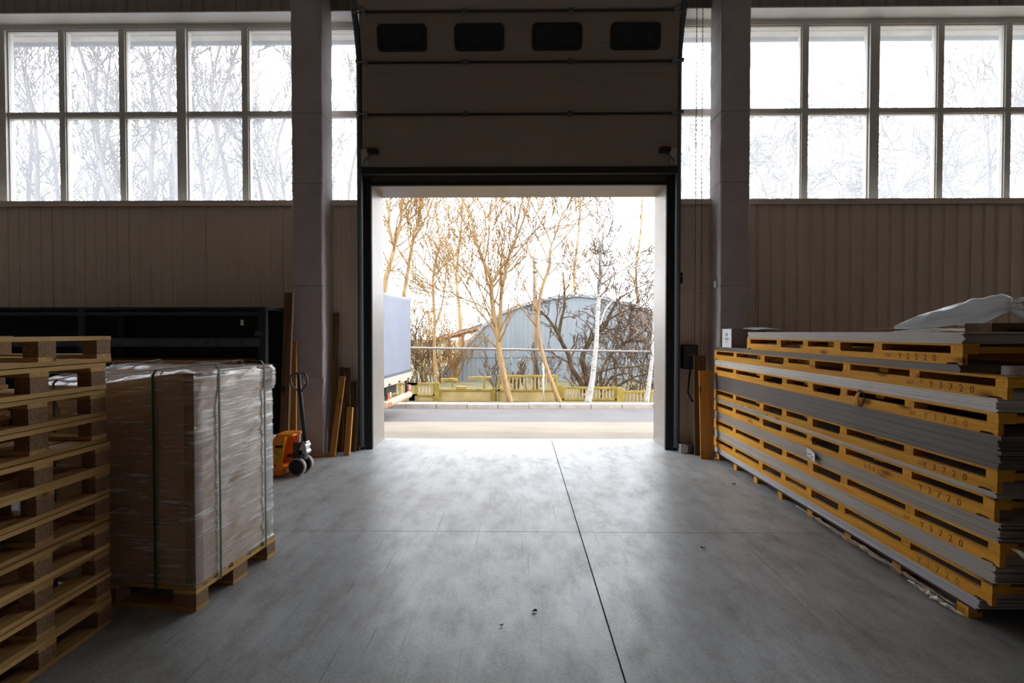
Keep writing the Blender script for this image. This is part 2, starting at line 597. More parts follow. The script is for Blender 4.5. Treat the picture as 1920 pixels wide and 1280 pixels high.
# ------------------------------------------------------------------ sectional door
door = empty('door_1'); struct(door)
DL, DR = -2.13, 2.15
dz = [(7.05, 3.885), (7.05, 4.60), (7.05, 5.30), (6.95, 5.925), (6.52, 6.40), (5.90, 6.60), (5.20, 6.62)]
TH = 0.045
panels = []
for i in range(len(dz) - 1):
    (ya, za), (yb, zb) = dz[i], dz[i + 1]
    L = math.hypot(yb - ya, zb - za)
    ang = math.atan2(ya - yb, zb - za)           # lean toward the hall
    mb = MB()
    g = 0.010
    # flat skin with a very shallow horizontal step every 0.12 m
    prof = [(TH, g), (TH, L - g)]
    zs = []
    n = 5
    for k in range(n, -1, -1):
        z = g + (L - 2 * g) * k / n
        if k == n or k == 0:
            zs.append((0, z))
        else:
            zs += [(0, z + 0.004), (0.0035, z), (0, z - 0.004)]
    prof += zs
    # profile in (y,z); y=0 is the face toward the hall
    mb.prism([(p, q) for p, q in prof], DL, DR, 'x')
    o = mb.build('door_panel', M_door, door, loc=(0, ya - TH, za), rot=(ang, 0, 0))
    panels.append((o, L))
    # hinge rail between sections
    if i > 0:
        r = MB().box(DL, DR, -0.022, 0.03, -0.013, 0.013).build('seam_rail', M_bsteel, door, loc=(0, ya - TH, za), rot=(ang, 0, 0))
        for hx in (-0.72, 0.70):
            h = MB().box(-0.035, 0.035, -0.03, -0.02, -0.035, 0.035).tube([(-0.04, -0.034, 0), (0.04, -0.034, 0)], 0.010, 8)
            h.build('hinge', M_track, door, loc=(hx, ya - TH, za), rot=(ang, 0, 0))
        for hx, sg in ((DL + 0.05, -1), (DR - 0.05, 1)):
            h = MB().box(-0.035, 0.035, -0.035, -0.02, -0.045, 0.045)
            h.tube([(0, -0.045, 0.0), (sg * 0.12, -0.045, 0.0)], 0.010, 8)
            h.tube([(sg * 0.085, -0.045, 0), (sg * 0.115, -0.045, 0)], 0.028, 12)
            h.build('roller_bracket', plain('dull_zinc', (0.22, 0.23, 0.24), 0.45, 0.6), door, loc=(hx, ya - TH, za), rot=(ang, 0, 0))


def rrect(x0, x1, z0, z1, r, n=6):
    pts = []
    for cx, cz, a0 in ((x1 - r, z1 - r, 0), (x0 + r, z1 - r, 90), (x0 + r, z0 + r, 180), (x1 - r, z0 + r, 270)):
        for k in range(n + 1):
            a = R(a0 + 90 * k / n)
            pts.append((cx + r * math.cos(a), cz + r * math.sin(a)))
    return pts


M_dglass = plain('dark_acrylic', (0.010, 0.012, 0.016), 0.12, var=0.2)
wp, wl = panels[2]
for cx in (757, 900, 1043, 1187):
    X = (cx - VX) / F * 7.0
    outer = rrect(-0.335, 0.335, -0.17, 0.17, 0.06)
    inner = rrect(-0.30, 0.30, -0.135, 0.135, 0.045)
    mb = MB(); k = len(outer)
    for yy, ring in ((0.0, outer), (-0.016, outer), (-0.016, inner), (0.004, inner)):
        mb.v += [(p, yy, q) for p, q in ring]
    for a in range(3):
        for i in range(k):
            j = (i + 1) % k
            mb.f.append((a * k + i, a * k + j, (a + 1) * k + j, (a + 1) * k + i))
    mb.build('window_rim', M_black, wp, loc=(X, 0, wl * 0.49))
    MB().prism(inner, -0.006, -0.001, 'y').build('window_pane', M_dglass, wp, loc=(X, 0, wl * 0.49))

# bottom seal, header, side gaskets and tracks
bx('bottom_seal', DL, DR, 6.99, 7.06, 3.80, 3.89, M_black, door)
bx('header_plate', DL + 0.05, DR - 0.05, WY - 0.03, WY + 0.005, 3.735, 3.86, plain('dark_header_paint', (0.10, 0.08, 0.07), 0.5), door)
bx('header_gasket', DL + 0.05, DR - 0.05, WY - 0.045, WY + 0.005, 3.69, 3.735, M_black, door)
for sg in (-1, 1):
    def sx(a, b): return sorted((sg * a, sg * b))
    a, b = sx(DX - 0.005, DX + 0.075); bx('side_gasket', a, b, WY - 0.05, WY + 0.005, 0, 3.80, M_black, door)
    a, b = sx(DX + 0.075, DX + 0.155); bx('track_plate', a, b, WY - 0.02, WY + 0.005, 0, 5.9, M_track, door)
    a, b = sx(DX + 0.155, DX + 0.160); bx('track_angle', a, b, WY - 0.13, WY + 0.005, 0, 3.95, M_galv, door)
    x = sg * (DX + 0.13)
    path = [(x, 7.09, 0.05), (x, 7.09, 5.15), (x, 7.06, 5.45), (x, 6.97, 5.75), (x, 6.82, 6.02), (x, 6.60, 6.26), (x, 6.32, 6.46), (x, 6.0, 6.60), (x, 5.6, 6.68), (x, 4.6, 6.70)]
    MB().tube(path, 0.040, 8).build('guide_track', M_track, door, smooth=True)
    # cable
    MB().tube([(sg * (DX + 0.09), 7.02, 3.95), (sg * (DX + 0.10), 6.98, 6.9)], 0.003, 5).build('lift_cable', M_track, door)
    # bottom bracket with a black safety device
    bk = MB().box(-0.05, 0.05, -0.03, 0.0, -0.11, 0.11).box(-0.03, 0.03, -0.05, -0.03, -0.05, 0.03)
    bk.tube([(sg * 0.0, -0.05, -0.02), (sg * 0.0, -0.09, -0.03)], 0.02, 8)
    bo = bk.build('bottom_bracket', M_galv, door, loc=(sg * (DR - 0.06), 7.005, 4.02))
    MB().prism(rrect(-0.075, 0.075, -0.035, 0.035, 0.025, 4), -0.07, 0.0, 'y').build('sensor_housing', M_black, bo, loc=(-sg * 0.12, -0.01, 0.075))
    MB().tube([(-sg * 0.09, -0.03, 0.05), (-sg * 0.04, -0.055, -0.02), (0, -0.05, -0.07), (sg * 0.0, -0.04, -0.11)], 0.005, 6).build('sensor_cable', M_black, bo, smooth=True)
bx('torsion_beam', -2.9, 2.9, 6.92, 7.18, 6.75, 7.0, M_bsteel, door)

# ================================================================== COLUMNS
def column(x0, x1, label, seed):
    r = random.Random(seed)
    root = empty('concrete_column', ((x0 + x1) / 2, 7.0, 0))
    y0, y1 = 6.82, WY + 0.01
    hw = (x1 - x0) / 2
    n = 60
    rows = []
    mb = MB()
    for i in range(n + 1):
        z = 7.4 * i / n
        j = lambda: r.uniform(-0.004, 0.004)
        c = 0.014
        ring = [(-hw + j(), -0.18 + c), (-hw + c, -0.18), (hw - c, -0.18), (hw + j(), -0.18 + c), (hw + j(), 0.205), (-hw + j(), 0.205)]
        mb.v += [(a, b, z) for a, b in ring]
        if i:
            for k in range(6):
                k2 = (k + 1) % 6
                mb.f.append(((i - 1) * 6 + k, (i - 1) * 6 + k2, i * 6 + k2, i * 6 + k))
    mb.f.append(tuple(range(n * 6, n * 6 + 6)))
    mb.build('shaft', M_column, root)
    # form joint ring and thin casting seams
    MB().box(-hw - 0.006, hw + 0.006, -0.188, 0.2, 0.955, 1.035).build('form_joint', M_column, root)
    for z in (2.26, 3.62, 4.55):
        MB().box(-hw - 0.001, hw + 0.001, -0.1815, 0.2, z, z + 0.006).build('casting_seam', plain('column_seam', (0.20, 0.19, 0.20), 0.9), root)
    return tag(root, label, 'column')


column(-3.02, -2.615, 'grey painted concrete column left of the doorway, pallet jack in front', 3)
column(2.665, 3.05, 'grey painted concrete column right of the doorway behind the panel stack', 4)

# ================================================================== RIGHT WALL FITTINGS
def wallx(px, Y=7.17): return (px - VX) / F * Y
def hz(py, Y=7.17): return CAMH + (HY - py) / F * Y


cb = empty('control_box', (wallx(1289), WY - 0.02, hz(668)))
o = MB().prism(rrect(-0.10, 0.10, -0.17, 0.17, 0.02, 3), -0.12, 0.0, 'y').build('housing', M_black, cb)
MB().prism(rrect(-0.085, 0.085, -0.15, 0.15, 0.02, 3), -0.132, -0.12, 'y').build('cover', M_bsteel, cb)
MB().tube([(-0.05, -0.135, 0.02), (-0.02, -0.15, 0.035), (0.03, -0.15, 0.035), (0.06, -0.135, 0.02)], 0.008, 6).build('handle', M_track, cb, smooth=True)
MB().tube([(0.02, -0.05, -0.17), (0.0, -0.05, -0.35), (-0.01, -0.05, -0.5), (0.05, -0.05, -0.62), (0.14, -0.05, -0.64), (0.18, -0.06, -0.60)], 0.011, 8).build('hanging_cable', M_black, cb, smooth=True)
MB().tube([(-0.02, -0.05, -0.16), (-0.08, -0.04, -0.16), (-0.13, -0.02, -0.12)], 0.005, 6).build('thin_cable', M_black, cb, smooth=True)
tag(cb, 'black door control box with hanging cable on the right wall', 'control box')
sb = empty('wall_switch', (wallx(1273.5), WY - 0.02, hz(522)))
MB().prism(rrect(-0.022, 0.022, -0.075, 0.075, 0.012, 3), -0.05, 0, 'y').build('housing', M_black, sb)
MB().tube([(0, -0.05, 0.02), (0, -0.062, 0.02)], 0.014, 10).build('button', M_track, sb)
tag(sb, 'small black switch on the wall beside the right door track', 'switch')
ss = empty('sensor', (2.665, 6.95, hz(533, 6.95)))
MB().tube([(0.005, 0, 0.02), (-0.10, 0, 0.01)], 0.006, 6).build('arm', M_galv, ss)
MB().tube([(-0.012, -0.03, -0.05), (-0.012, -0.03, 0.03)], [0.030, 0.034], 12).tube([(-0.012, -0.03, 0.03), (-0.012, -0.03, 0.05)], [0.034, 0.014], 12).build('head', M_white, ss, smooth=False)
tag(ss, 'small white sensor bracketed to the side of the right column', 'sensor')
hc = empty('hand_chain', (0, 0, 0))
M_chain = plain('chain_steel', (0.16, 0.15, 0.14), 0.4, 0.5)
for x in (wallx(1301, 7.05), wallx(1312, 7.05)):
    mb = MB()
    z = 0.45
    k = 0
    while z < 6.9:
        a = 0.0055 if k % 2 else 0.002
        b = 0.0075 - a
        mb.box(-a, a, -b, b, z, z + 0.034)
        z += 0.030; k += 1
    o = mb.build('chain_run', M_chain, hc, loc=(x, 7.05, 0)); o['kind'] = 'stuff'
xa, xb = wallx(1301, 7.05), wallx(1312, 7.05)
MB().tube([(xa, 7.05, 0.46), (xa + 0.01, 7.05, 0.40), ((xa + xb) / 2, 7.05, 0.37), (xb - 0.01, 7.05, 0.40), (xb, 7.05, 0.46)], 0.005, 6).build('chain_loop', M_chain, hc, smooth=True)
MB().tube([((xa + xb) / 2, 7.03, 6.9), ((xa + xb) / 2, 7.07, 6.9)], 0.06, 16).build('chain_wheel', M_track, hc)
tag(hc, 'pair of thin hoist chain runs hanging between right track and column', 'chain')
for i, (px, lab) in enumerate(((1281, 'grey metal foot block on the floor nearest the right door track'), (1295, 'dark metal foot block on the floor beside the hanging chain'))):
    o = MB().prism(rrect(-0.048, 0.048, 0.0, 0.115, 0.012, 3), -0.05, 0.05, 'y').build('foot_block', M_galv if i == 0 else M_track, loc=(wallx(px, 7.0), 7.0, 0))
    tag(o, lab, 'block', 'metal foot blocks by the right track')

# boards leaning by the right column
def lean_board(name, base, top, w, t, mat, label, cat='board', group=None, axis='x'):
    """plank from base centre to top centre; w across, t thick"""
    b, tp = Vector(base), Vector(top)
    d = (tp - b); L = d.length; d.normalize()
    acr = Vector((1, 0, 0)) if axis == 'x' else Vector((0, 1, 0))
    n = d.cross(acr).normalized(); acr = n.cross(d).normalized()
    me = MB().box(-w / 2, w / 2, -t / 2, t / 2, 0, L).mesh(name, mat)
    o = link(name, me)
    m = Matrix((acr, n, d)).transposed().to_4x4()
    drop = abs(n.z) * t / 2 + abs(acr.z) * w / 2
    m.translation = b + Vector((0, 0, drop))
    o.matrix_world = m
    bevel(o, 0.003)
    return tag(o, label, cat, group)


lean_board('plywood_board', (2.455, 6.66, 0), (2.455, 6.75, 1.14), 0.17, 0.02, orange_wood('z'),
           'light plywood offcut standing upright between wall and panel stack')
lean_board('dark_board', (2.44, 6.86, 0), (2.45, 6.95, 1.33), 0.16, 0.02, oldwood('z'),
           'darker board standing behind the light plywood offcut', 'board')

# ================================================================== LEFT CORNER: rack, planks, jack
rack = empty('steel_rack', (-5.6, 6.75, 0))
def rb(name, x0, x1, y0, y1, z0, z1, m): return bx(name, x0 + 5.6, x1 + 5.6, y0 - 6.75, y1 - 6.75, z0, z1, m, rack)
for x in (-3.22, -5.5, -7.8):
    for y in (6.42, 7.06):
        rb('upright', x - 0.045, x + 0.045, y - 0.04, y + 0.04, 0, 1.93, M_bsteel)
rb('back_sheet', -7.85, -3.18, 7.105, 7.12, 0.02, 1.98, M_black)
M_beam = plain('blue_grey_beam', (0.055, 0.065, 0.075), 0.5, var=0.3, scale=14)
rb('top_sheet', -7.86, -3.165, 6.36, 7.12, 1.93, 1.96, M_bsteel)
rb('top_beam', -7.8, -3.24, 6.37, 6.40, 1.855, 1.90, plain('dim_beam', (0.028, 0.03, 0.034), 0.5))
rb('beam', -7.8, -3.24, 6.37, 6.40, 1.465, 1.57, M_beam)
rb('shelf', -7.8, -3.24, 6.38, 7.10, 1.20, 1.23, M_bsteel)
rb('beam', -7.8, -3.24, 6.37, 6.40, 0.55, 0.65, M_bsteel)
rb('shelf', -7.8, -3.24, 6.38, 7.10, 0.42, 0.45, M_bsteel)
rb('bracket', -3.30, -3.20, 6.365, 6.379, 1.60, 1.66, M_beam)
rb('bracket', -3.30, -3.20, 6.365, 6.379, 1.00, 1.06, M_beam)
rb('tag', -3.47, -3.435, 6.355, 6.362, 1.73, 1.80, M_white)
tag(rack, 'long black steel rack against the left wall behind the wrapped load', 'rack')
for i, (x0, x1, z) in enumerate(((-7.2, -3.4, 1.23), (-7.0, -3.6, 1.262))):
    o = bx('plywood_sheet', x0, x1, 6.40, 6.98, z, z + 0.03, oldwood('x') if i == 0 else orange_wood('x'))
    tag(o, ['lower brown plywood sheet lying on the black rack shelf', 'upper brown plywood sheet lying on the black rack shelf'][i], 'sheet', 'plywood sheets on the black rack')

# leaning planks
def bp(px, py, Y): return at(px, py, Y)
def plank(b, t, w, th, mat, label, axis='x', group='planks leaning by the left column'):
    return lean_board('plank', b, t, w, th, mat, label, 'plank', group, axis)


def fx(px, Y): return (px - VX) / F * Y
def fz(py, Y): return CAMH + (HY - py) / F * Y


plank((fx(527, 6.30), 6.30, 0), (fx(541, 6.52), 6.52, fz(549, 6.52)), 0.105, 0.05, oldwood('z'), 'tall dark plank leaning between black rack and left column')
plank((fx(546, 6.45), 6.45, 0), (fx(549, 6.75), 6.75, fz(640, 6.75)), 0.075, 0.03, orange_wood('z'), 'light plank leaning against left column behind the jack handle')
plank((fx(622, 6.90), 6.90, 0), (fx(629, 7.10), 7.10, fz(586, 7.10)), 0.08, 0.035, oldwood('z'), 'tallest plank right of the left column, dark and narrow')
plank((fx(636, 6.99), 6.99, 0), (fx(639, 7.12), 7.12, fz(689, 7.12)), 0.06, 0.03, oldwood('z'), 'dark waist-high plank behind the bright orange one')
plank((fx(648, 6.90), 6.90, 0), (fx(650, 7.05), 7.05, fz(690, 7.05)), 0.075, 0.03, oldwood('z'), 'broad dark plank just right of the bright orange one')
plank((fx(620, 6.72), 6.72, 0), (fx(641, 6.98), 6.98, fz(706, 6.98)), 0.075, 0.035, orange_wood('z'), 'bright orange plank slanting in front of the dark planks', axis='x')
plank((fx(660, 7.02), 7.02, 0), (fx(661, 7.12), 7.12, fz(717, 7.12)), 0.07, 0.03, oldwood('z'), 'dark plank nearest the left door track')
plank((fx(648, 6.80), 6.80, 0), (fx(655, 6.95), 6.95, fz(765, 6.95)), 0.075, 0.05, orange_wood('z'), 'shortest plank of the group, standing in front at right')
o = bx('floor_batten', fx(575, 6.76), fx(618, 6.76), 6.70, 6.77, 0.0, 0.02, orange_wood('x'))
tag(o, 'thin batten lying flat on the floor before the left column', 'batten')

# pallet jack -------------------------------------------------------
M_jack = plain('orange_jack_paint', (0.80, 0.24, 0.012), 0.38, var=0.10, scale=5)
jack = empty('pallet_jack', (-2.665, 5.93, 0), R(-5))
# local +x: steering wheels and handle, -x: forks
for s in (-1, 1):
    f = MB().prism([(-1.35, 0.06), (-1.25, 0.09), (-0.20, 0.10), (-0.20, 0.02), (-1.2, 0.04)], s * 0.27 - 0.08, s * 0.27 + 0.08, 'y')
    bevel(f.build('fork', M_jack, jack), 0.004)
    MB().tube([(-1.1, s * 0.27 - 0.03, 0.04), (-1.1, s * 0.27 + 0.03, 0.04)], 0.038, 14).build('load_roller', M_black, jack)
# A-frame housing: slanted side plates and face
sidep = [(-0.20, 0.045), (-0.005, 0.045), (0.005, 0.12), (0.035, 0.465), (-0.075, 0.465), (-0.10, 0.44)]
for s in (-1, 1):
    a, b = sorted((s * 0.17, s * 0.185))
    bevel(MB().prism(sidep, a, b, 'y').build('side_plate', M_jack, jack), 0.003)
bevel(MB().prism([(-0.20, 0.045), (-0.185, 0.045), (-0.085, 0.44), (-0.06, 0.46), (-0.075, 0.468), (-0.10, 0.44)], -0.17, 0.17, 'y').build('back_plate', M_jack, jack), 0.002)
bevel(MB().prism(rrect(-0.08, 0.13, -0.185, 0.06, 0.03, 4), 0.465, 0.487, 'z').build('top_bracket', M_jack, jack), 0.004)
bevel(MB().prism([(-0.24, 0.02), (-0.005, 0.02), (-0.005, 0.085), (-0.24, 0.085)], -0.20, 0.20, 'y').build('cross_beam', M_jack, jack), 0.005)
MB().box(-0.085, 0.0, -0.190, -0.186, 0.20, 0.33).build('data_plate', plain('yellow_sticker', (0.50, 0.30, 0.01), 0.5, var=0.5, scale=26), jack)
MB().box(-0.08, 0.012, -0.190, -0.186, 0.335, 0.365).build('maker_strip', M_black, jack)
mb = MB().tube([(-0.085, -0.185, 0.13), (-0.085, -0.20, 0.13)], 0.03, 14); mb.build('pivot_boss', M_jack, jack)
MB().tube([(-0.085, -0.2, 0.13), (-0.085, -0.207, 0.13)], 0.015, 10).build('pivot_bolt', M_black, jack)
# pump
MB().tube([(0.09, 0, 0.20), (0.09, 0, 0.36)], 0.055, 14).build('pump', M_bsteel, jack)
MB().tube([(0.105, 0, 0.34), (0.105, 0, 0.465)], 0.013, 10).build('piston_rod', M_galv, jack)
MB().box(0.0, 0.17, -0.08, 0.08, 0.20, 0.235).tube([(0.12, 0, 0.17), (0.12, 0, 0.225)], 0.085, 18).build('turntable', M_bsteel, jack)
hb = MB().box(0.165, 0.215, -0.045, 0.045, 0.24, 0.38).tube([(0.185, -0.065, 0.33), (0.185, 0.065, 0.33)], 0.035, 12).tube([(0.20, -0.055, 0.26), (0.20, 0.055, 0.26)], 0.03, 12).box(0.10, 0.17, -0.035, 0.035, 0.27, 0.32)
bevel(hb.build('handle_base', M_galv, jack), 0.006)
for y in (-0.085, 0.085):
    w = MB()
    rp = [(0.035, 0.0), (0.090, 0.0), (0.10, 0.008), (0.10, 0.05), (0.090, 0.058), (0.035, 0.058)]
    n = 28
    for k in range(n):
        t = 2 * math.pi * k / n
        w.v += [(0.13 + r * math.cos(t), y - 0.029 + q, 0.10 + r * math.sin(t)) for r, q in rp]
    m_ = len(rp)
    for k in range(n):
        for j in range(m_):
            a = k * m_ + j; b = k * m_ + (j + 1) % m_
            c = ((k + 1) % n) * m_ + (j + 1) % m_; d = ((k + 1) % n) * m_ + j
            w.f.append((a, b, c, d))
    wo = w.build('steering_wheel', plain('worn_tyre', (0.34, 0.29, 0.25), 0.7), jack)
    MB().tube([(0.13, y - 0.031, 0.10), (0.13, y + 0.031, 0.10)], 0.086, 24).build('wheel_hub', M_black, wo)
MB().tube([(0.13, -0.1, 0.10), (0.13, 0.1, 0.10)], 0.02, 10).build('axle', M_bsteel, jack)
# handle: leaning toward the forks
hl = MB().tube([(0.185, 0, 0.36), (0.14, 0, 0.78), (0.105, 0, 1.16)], [0.027, 0.024, 0.020], 10)
hl.build('handle_shaft', M_bsteel, jack, smooth=True)
loop = [(-0.02, 0.97), (-0.10, 1.01), (-0.118, 1.09), (-0.10, 1.14), (0, 1.178), (0.10, 1.165), (0.122, 1.12), (0.118, 1.05), (0.03, 0.965)]
def lp(u, z):
    return (0.105 + (1.17 - z) * 0.09 + u, -0.012 - 0.25 * u, z)
MB().tube([lp(u, z) for u, z in loop], 0.012, 8).build('handle_loop', M_track, jack, smooth=True)
MB().tube([lp(0.02, 1.09), lp(0.075, 1.06)], 0.006, 6).build('release_lever', M_galv, jack)
tag(jack, 'orange hand pallet jack with black handle before the left column', 'pallet jack')

# small carton behind the jack
ct = empty('small_carton', (-3.02, 5.985, 0.103), R(-5))
MB().box(-0.14, 0.14, -0.10, 0.10, 0.0, 0.32).build('body', plain('white_carton', (0.62, 0.56, 0.52), 0.7), ct)
MB().box(-0.05, 0.11, -0.102, -0.1, 0.06, 0.28).build('print_panel', plain('carton_print', (0.32, 0.22, 0.2), 0.7, var=0.5, scale=40), ct)
tag(ct, 'white printed carton riding on the orange pallet jack forks', 'carton')

# ================================================================== PALLETS (left stack)
PB = 0.022
def pallet_parts(root, flip=False):
    """0.8 m along local y, 1.2 m along local x, 0.144 m high, boards running along y, origin at base centre"""
    def z(a, b): return ((0.144 - b), (0.144 - a)) if flip else (a, b)
    def add(name, x0, x1, y0, y1, z0, z1, m):
        z0, z1 = z(z0, z1)
        return part_box(name, ((x0 + x1) / 2, (y0 + y1) / 2, (z0 + z1) / 2), (x1 - x0, y1 - y0, z1 - z0), m, root)
    for k in range(8):
        xc = -0.5425 + k * 0.155
        add('deck_board', xc - 0.0575, xc + 0.0575, -0.4, 0.4, 0.122, 0.144, pine('y'))
    for yc in (-0.35, 0, 0.35):
        add('stringer_board', -0.598, 0.598, yc - 0.05, yc + 0.05, 0.100, 0.122, pine('x'))
        for xc in (-0.56, 0, 0.56):
            add('block', xc - 0.038, xc + 0.038, yc - 0.048, yc + 0.048, 0.022, 0.100, chipboard())
    for xc in (-0.55, 0, 0.55):
        add('bottom_board', xc - 0.05, xc + 0.05, -0.4, 0.4, 0.0, 0.022, pine('y'))


ORD = ['bottom', 'second', 'third', 'fourth', 'fifth', 'sixth', 'seventh', 'eighth', 'ninth', 'tenth', 'top']
pj = random.Random(11)
NP = 11
zst = 0.0
for i in range(NP):
    last = i == NP - 1
    dx = pj.uniform(-0.015, 0.010); dy = pj.uniform(-0.015, 0.015); rz = R(pj.uniform(-0.7, 0.7))
    if i == NP - 1: dx, dy, rz = -0.005, 0.025, R(1.0)
    if i == NP - 2: dx, dy, rz = 0.0, -0.02, R(0.6)
    p = empty('wooden_pallet', (-2.907 + dx, 2.45 + dy, zst), rz)
    pallet_parts(p, flip=(i % 3 == 1) or last)
    zst += 0.1485 if i else 0.1455
    lab = {0: 'bottom empty wooden pallet of the tall stack at the left edge, on the floor',
           NP - 1: 'topmost empty wooden pallet of the tall stack at the left edge'}.get(
        i, '%s empty wooden pallet from the floor in the tall left-edge stack' % ORD[i])
    tag(p, lab, 'pallet', 'empty wooden pallets in the left stack')

# ================================================================== WRAPPED LOAD
ld = empty('wrapped_pallet_load', (0, 0, 0))
A, B = Vector((-1.899, 2.975)), Vector((-1.812, 3.756))
ang = math.atan2((B - A).y, (B - A).x) - R(90)
ctr = (A + B) / 2 + Vector((-math.cos(ang), -math.sin(ang))) * 0.6
ld.location = (ctr.x, ctr.y, 0)
ld.rotation_euler = (0, 0, ang)
# pallet under the load, its boards as sub-parts
pal = MB().box(-0.6, 0.6, -0.4, -0.255, 0.122, 0.144).build('pallet', pine('x'), ld)
for yc, w in ((0, 0.145), (0.3275, 0.145), (-0.165, 0.10), (0.165, 0.10)):
    part_box('deck_board', (0, yc, 0.133), (1.2, w, 0.022), pine('x'), pal)
for xc in (-0.5275, 0, 0.5275):
    part_box('stringer_board', (xc, 0, 0.111), (0.145, 0.8, 0.022), pine('y'), pal)
    for yc, w in ((-0.35, 0.1), (0, 0.145), (0.35, 0.1)):
        part_box('block', (xc, yc, 0.061), (0.145, w, 0.078), chipboard(), pal)
for yc, w in ((-0.35, 0.1), (0, 0.145), (0.35, 0.1)):
    part_box('bottom_board', (0, yc, 0.011), (1.2, w, 0.022), pine('x'), pal)
CX, CY, CZ0, CZ1 = 0.585, 0.385, 0.144, 1.405
def sag(x, y):
    u = max(0.0, min(1.0, (0.50 - x) / 0.60)); v = max(0.0, min(1.0, (0.385 - y) / 0.77))
    return 0.082 * u * v
M_card = plain('brown_cardboard', (0.64, 0.42, 0.27), 0.75, var=0.14, scale=4)
mb = MB(); xs_ = [-CX + 2 * CX * i / 12 for i in range(13)]
for x in xs_:
    for y, zz in ((-CY, CZ0), (CY, CZ0), (CY, CZ1 - sag(x, CY)), (-CY, CZ1 - sag(x, -CY))):
        mb.v.append((x, y, zz))
for i in range(12):
    for k in range(4):
        k2 = (k + 1) % 4
        mb.f.append((i * 4 + k, i * 4 + k2, i * 4 + 4 + k2, i * 4 + 4 + k))
mb.f += [(3, 2, 1, 0), (48, 49, 50, 51)]
mb.build('carton', M_card, ld)
M_corner = plain('cardboard_edge_guard', (0.28, 0.17, 0.12), 0.7)
for sx_ in (-1, 1):
    for sy_ in (-1, 1):
        mb = MB()
        a, b = sorted((sx_ * (CX + 0.005), sx_ * (CX - 0.06))); c, d = sorted((sy_ * (CY + 0.005), sy_ * (CY + 0.0005)))
        zt_ = CZ1 - sag(sx_ * CX, sy_ * CY)
        mb.box(a, b, c, d, CZ0 + 0.005, zt_)
        a, b = sorted((sx_ * (CX + 0.005), sx_ * (CX + 0.0005))); c, d = sorted((sy_ * (CY + 0.005), sy_ * (CY - 0.06)))
        mb.box(a, b, c, d, CZ0 + 0.005, zt_)
        mb.build('edge_guard', M_corner, ld)
M_film = film_mat()
def sleeve(u, v):
    # walk round the box with rounded corners
    per = [(CX, -CY), (CX, CY), (-CX, CY), (-CX, -CY)]
    t = u * 4; k = int(t) % 4; f = t - int(t)
    if u >= 1: k, f = 0, 0
    p, q = Vector(per[k]), Vector(per[(k + 1) % 4])
    xy = p.lerp(q, f)
    nrm = Vector(((q - p).y, -(q - p).x)).normalized()
    cf = min(f, 1 - f)
    if cf < 0.04:
        cn = Vector((math.copysign(1, xy.x), math.copysign(1, xy.y))).normalized()
        nrm = nrm.lerp(cn, 1 - cf / 0.04).normalized()
    z = CZ0 - 0.012 + v * (CZ1 - sag(xy.x, xy.y) - CZ0 + 0.02)
    P = Vector((xy.x * 3.0, xy.y * 3.0, z * 16 - u * 13))
    w = 0.012 + 0.006 * noise.noise(P) + 0.004 * noise.noise(P * 2.3)
    if v > 0.86:                                   # bunched top edge
        w += 0.012 * math.sin(min(1, (v - 0.86) / 0.1) * math.pi / 2) * (0.6 + 0.8 * noise.noise(Vector((xy.x * 4, xy.y * 4, 3))))
        if k == 0 and f > 0.80:
            w += 0.018 * (f - 0.80) / 0.2
        if k == 1 and f < 0.08:
            w += 0.018 * (1 - f / 0.08)
    if v > 0.985:
        w -= 0.02
    xy = xy + nrm * w
    return (xy.x, xy.y, z)
MB().grid(sleeve, 320, 90).build('stretch_wrap', M_film, ld, smooth=True)
def cap(u, v):
    x = (u - .5) * 2 * (CX + 0.016); y = (v - .5) * 2 * (CY + 0.016)
    e = min(1, min(u, 1 - u, v, 1 - v) / 0.06)
    n1 = noise.noise(Vector((x * 3.2 + y * 2, y * 7.5, 1.7)))
    n2 = noise.noise(Vector((x * 9, y * 3 + x * 5, 4.2)))
    return (x, y, CZ1 - sag(x, y) + 0.004 + e * (0.016 + 0.016 * n1 + 0.008 * n2))
MB().grid(cap, 90, 60).build('top_film', M_film, ld, smooth=True)
M_strap = plain('green_strapping', (0.015, 0.085, 0.055), 0.35, var=0.2, scale=30)
def ribbon(pts, wdir, w=0.016, t=0.003):
    """flat closed strap through pts; wdir is the width direction"""
    mb = MB(); n = len(pts); wd_ = Vector(wdir) * w / 2
    for p in pts:
        p = Vector(p)
        mb.v += [tuple(p - wd_), tuple(p + wd_)]
    for i in range(n):
        j = (i + 1) % n
        mb.f.append((2 * i, 2 * j, 2 * j + 1, 2 * i + 1))
    solidify(mb.build('strap', M_strap, ld), t)
def strap_y(x):      # round the load in the y-z plane (seen on the left-hand face)
    e = CY + 0.024
    pts = [(x, -e, 0.0985), (x, -e, CZ1 - sag(x, -CY) + 0.012)]
    pts += [(x, -CY + 2 * CY * k / 8, CZ1 - sag(x, -CY + 2 * CY * k / 8) + 0.036) for k in range(9)]
    pts += [(x, e, CZ1 + 0.012), (x, e, 0.0985)]
    ribbon(pts, (1, 0, 0))
def strap_x(y):      # round the load in the x-z plane (seen on the wrapped right face)
    e = CX + 0.026
    pts = [(-e, y, 0.0985), (-e, y, CZ1 - sag(-CX, y) + 0.012)]
    pts += [(-CX + 2 * CX * k / 12, y, CZ1 - sag(-CX + 2 * CX * k / 12, y) + 0.040) for k in range(13)]
    pts += [(e, y, CZ1 + 0.012), (e, y, 0.0985)]
    ribbon(pts, (0, 1, 0))
strap_y(0.345); strap_y(-0.32)
strap_x(-0.20); strap_x(0.27)
tag(ld, 'film-wrapped brown carton load strapped in green on a wooden pallet', 'pallet load')

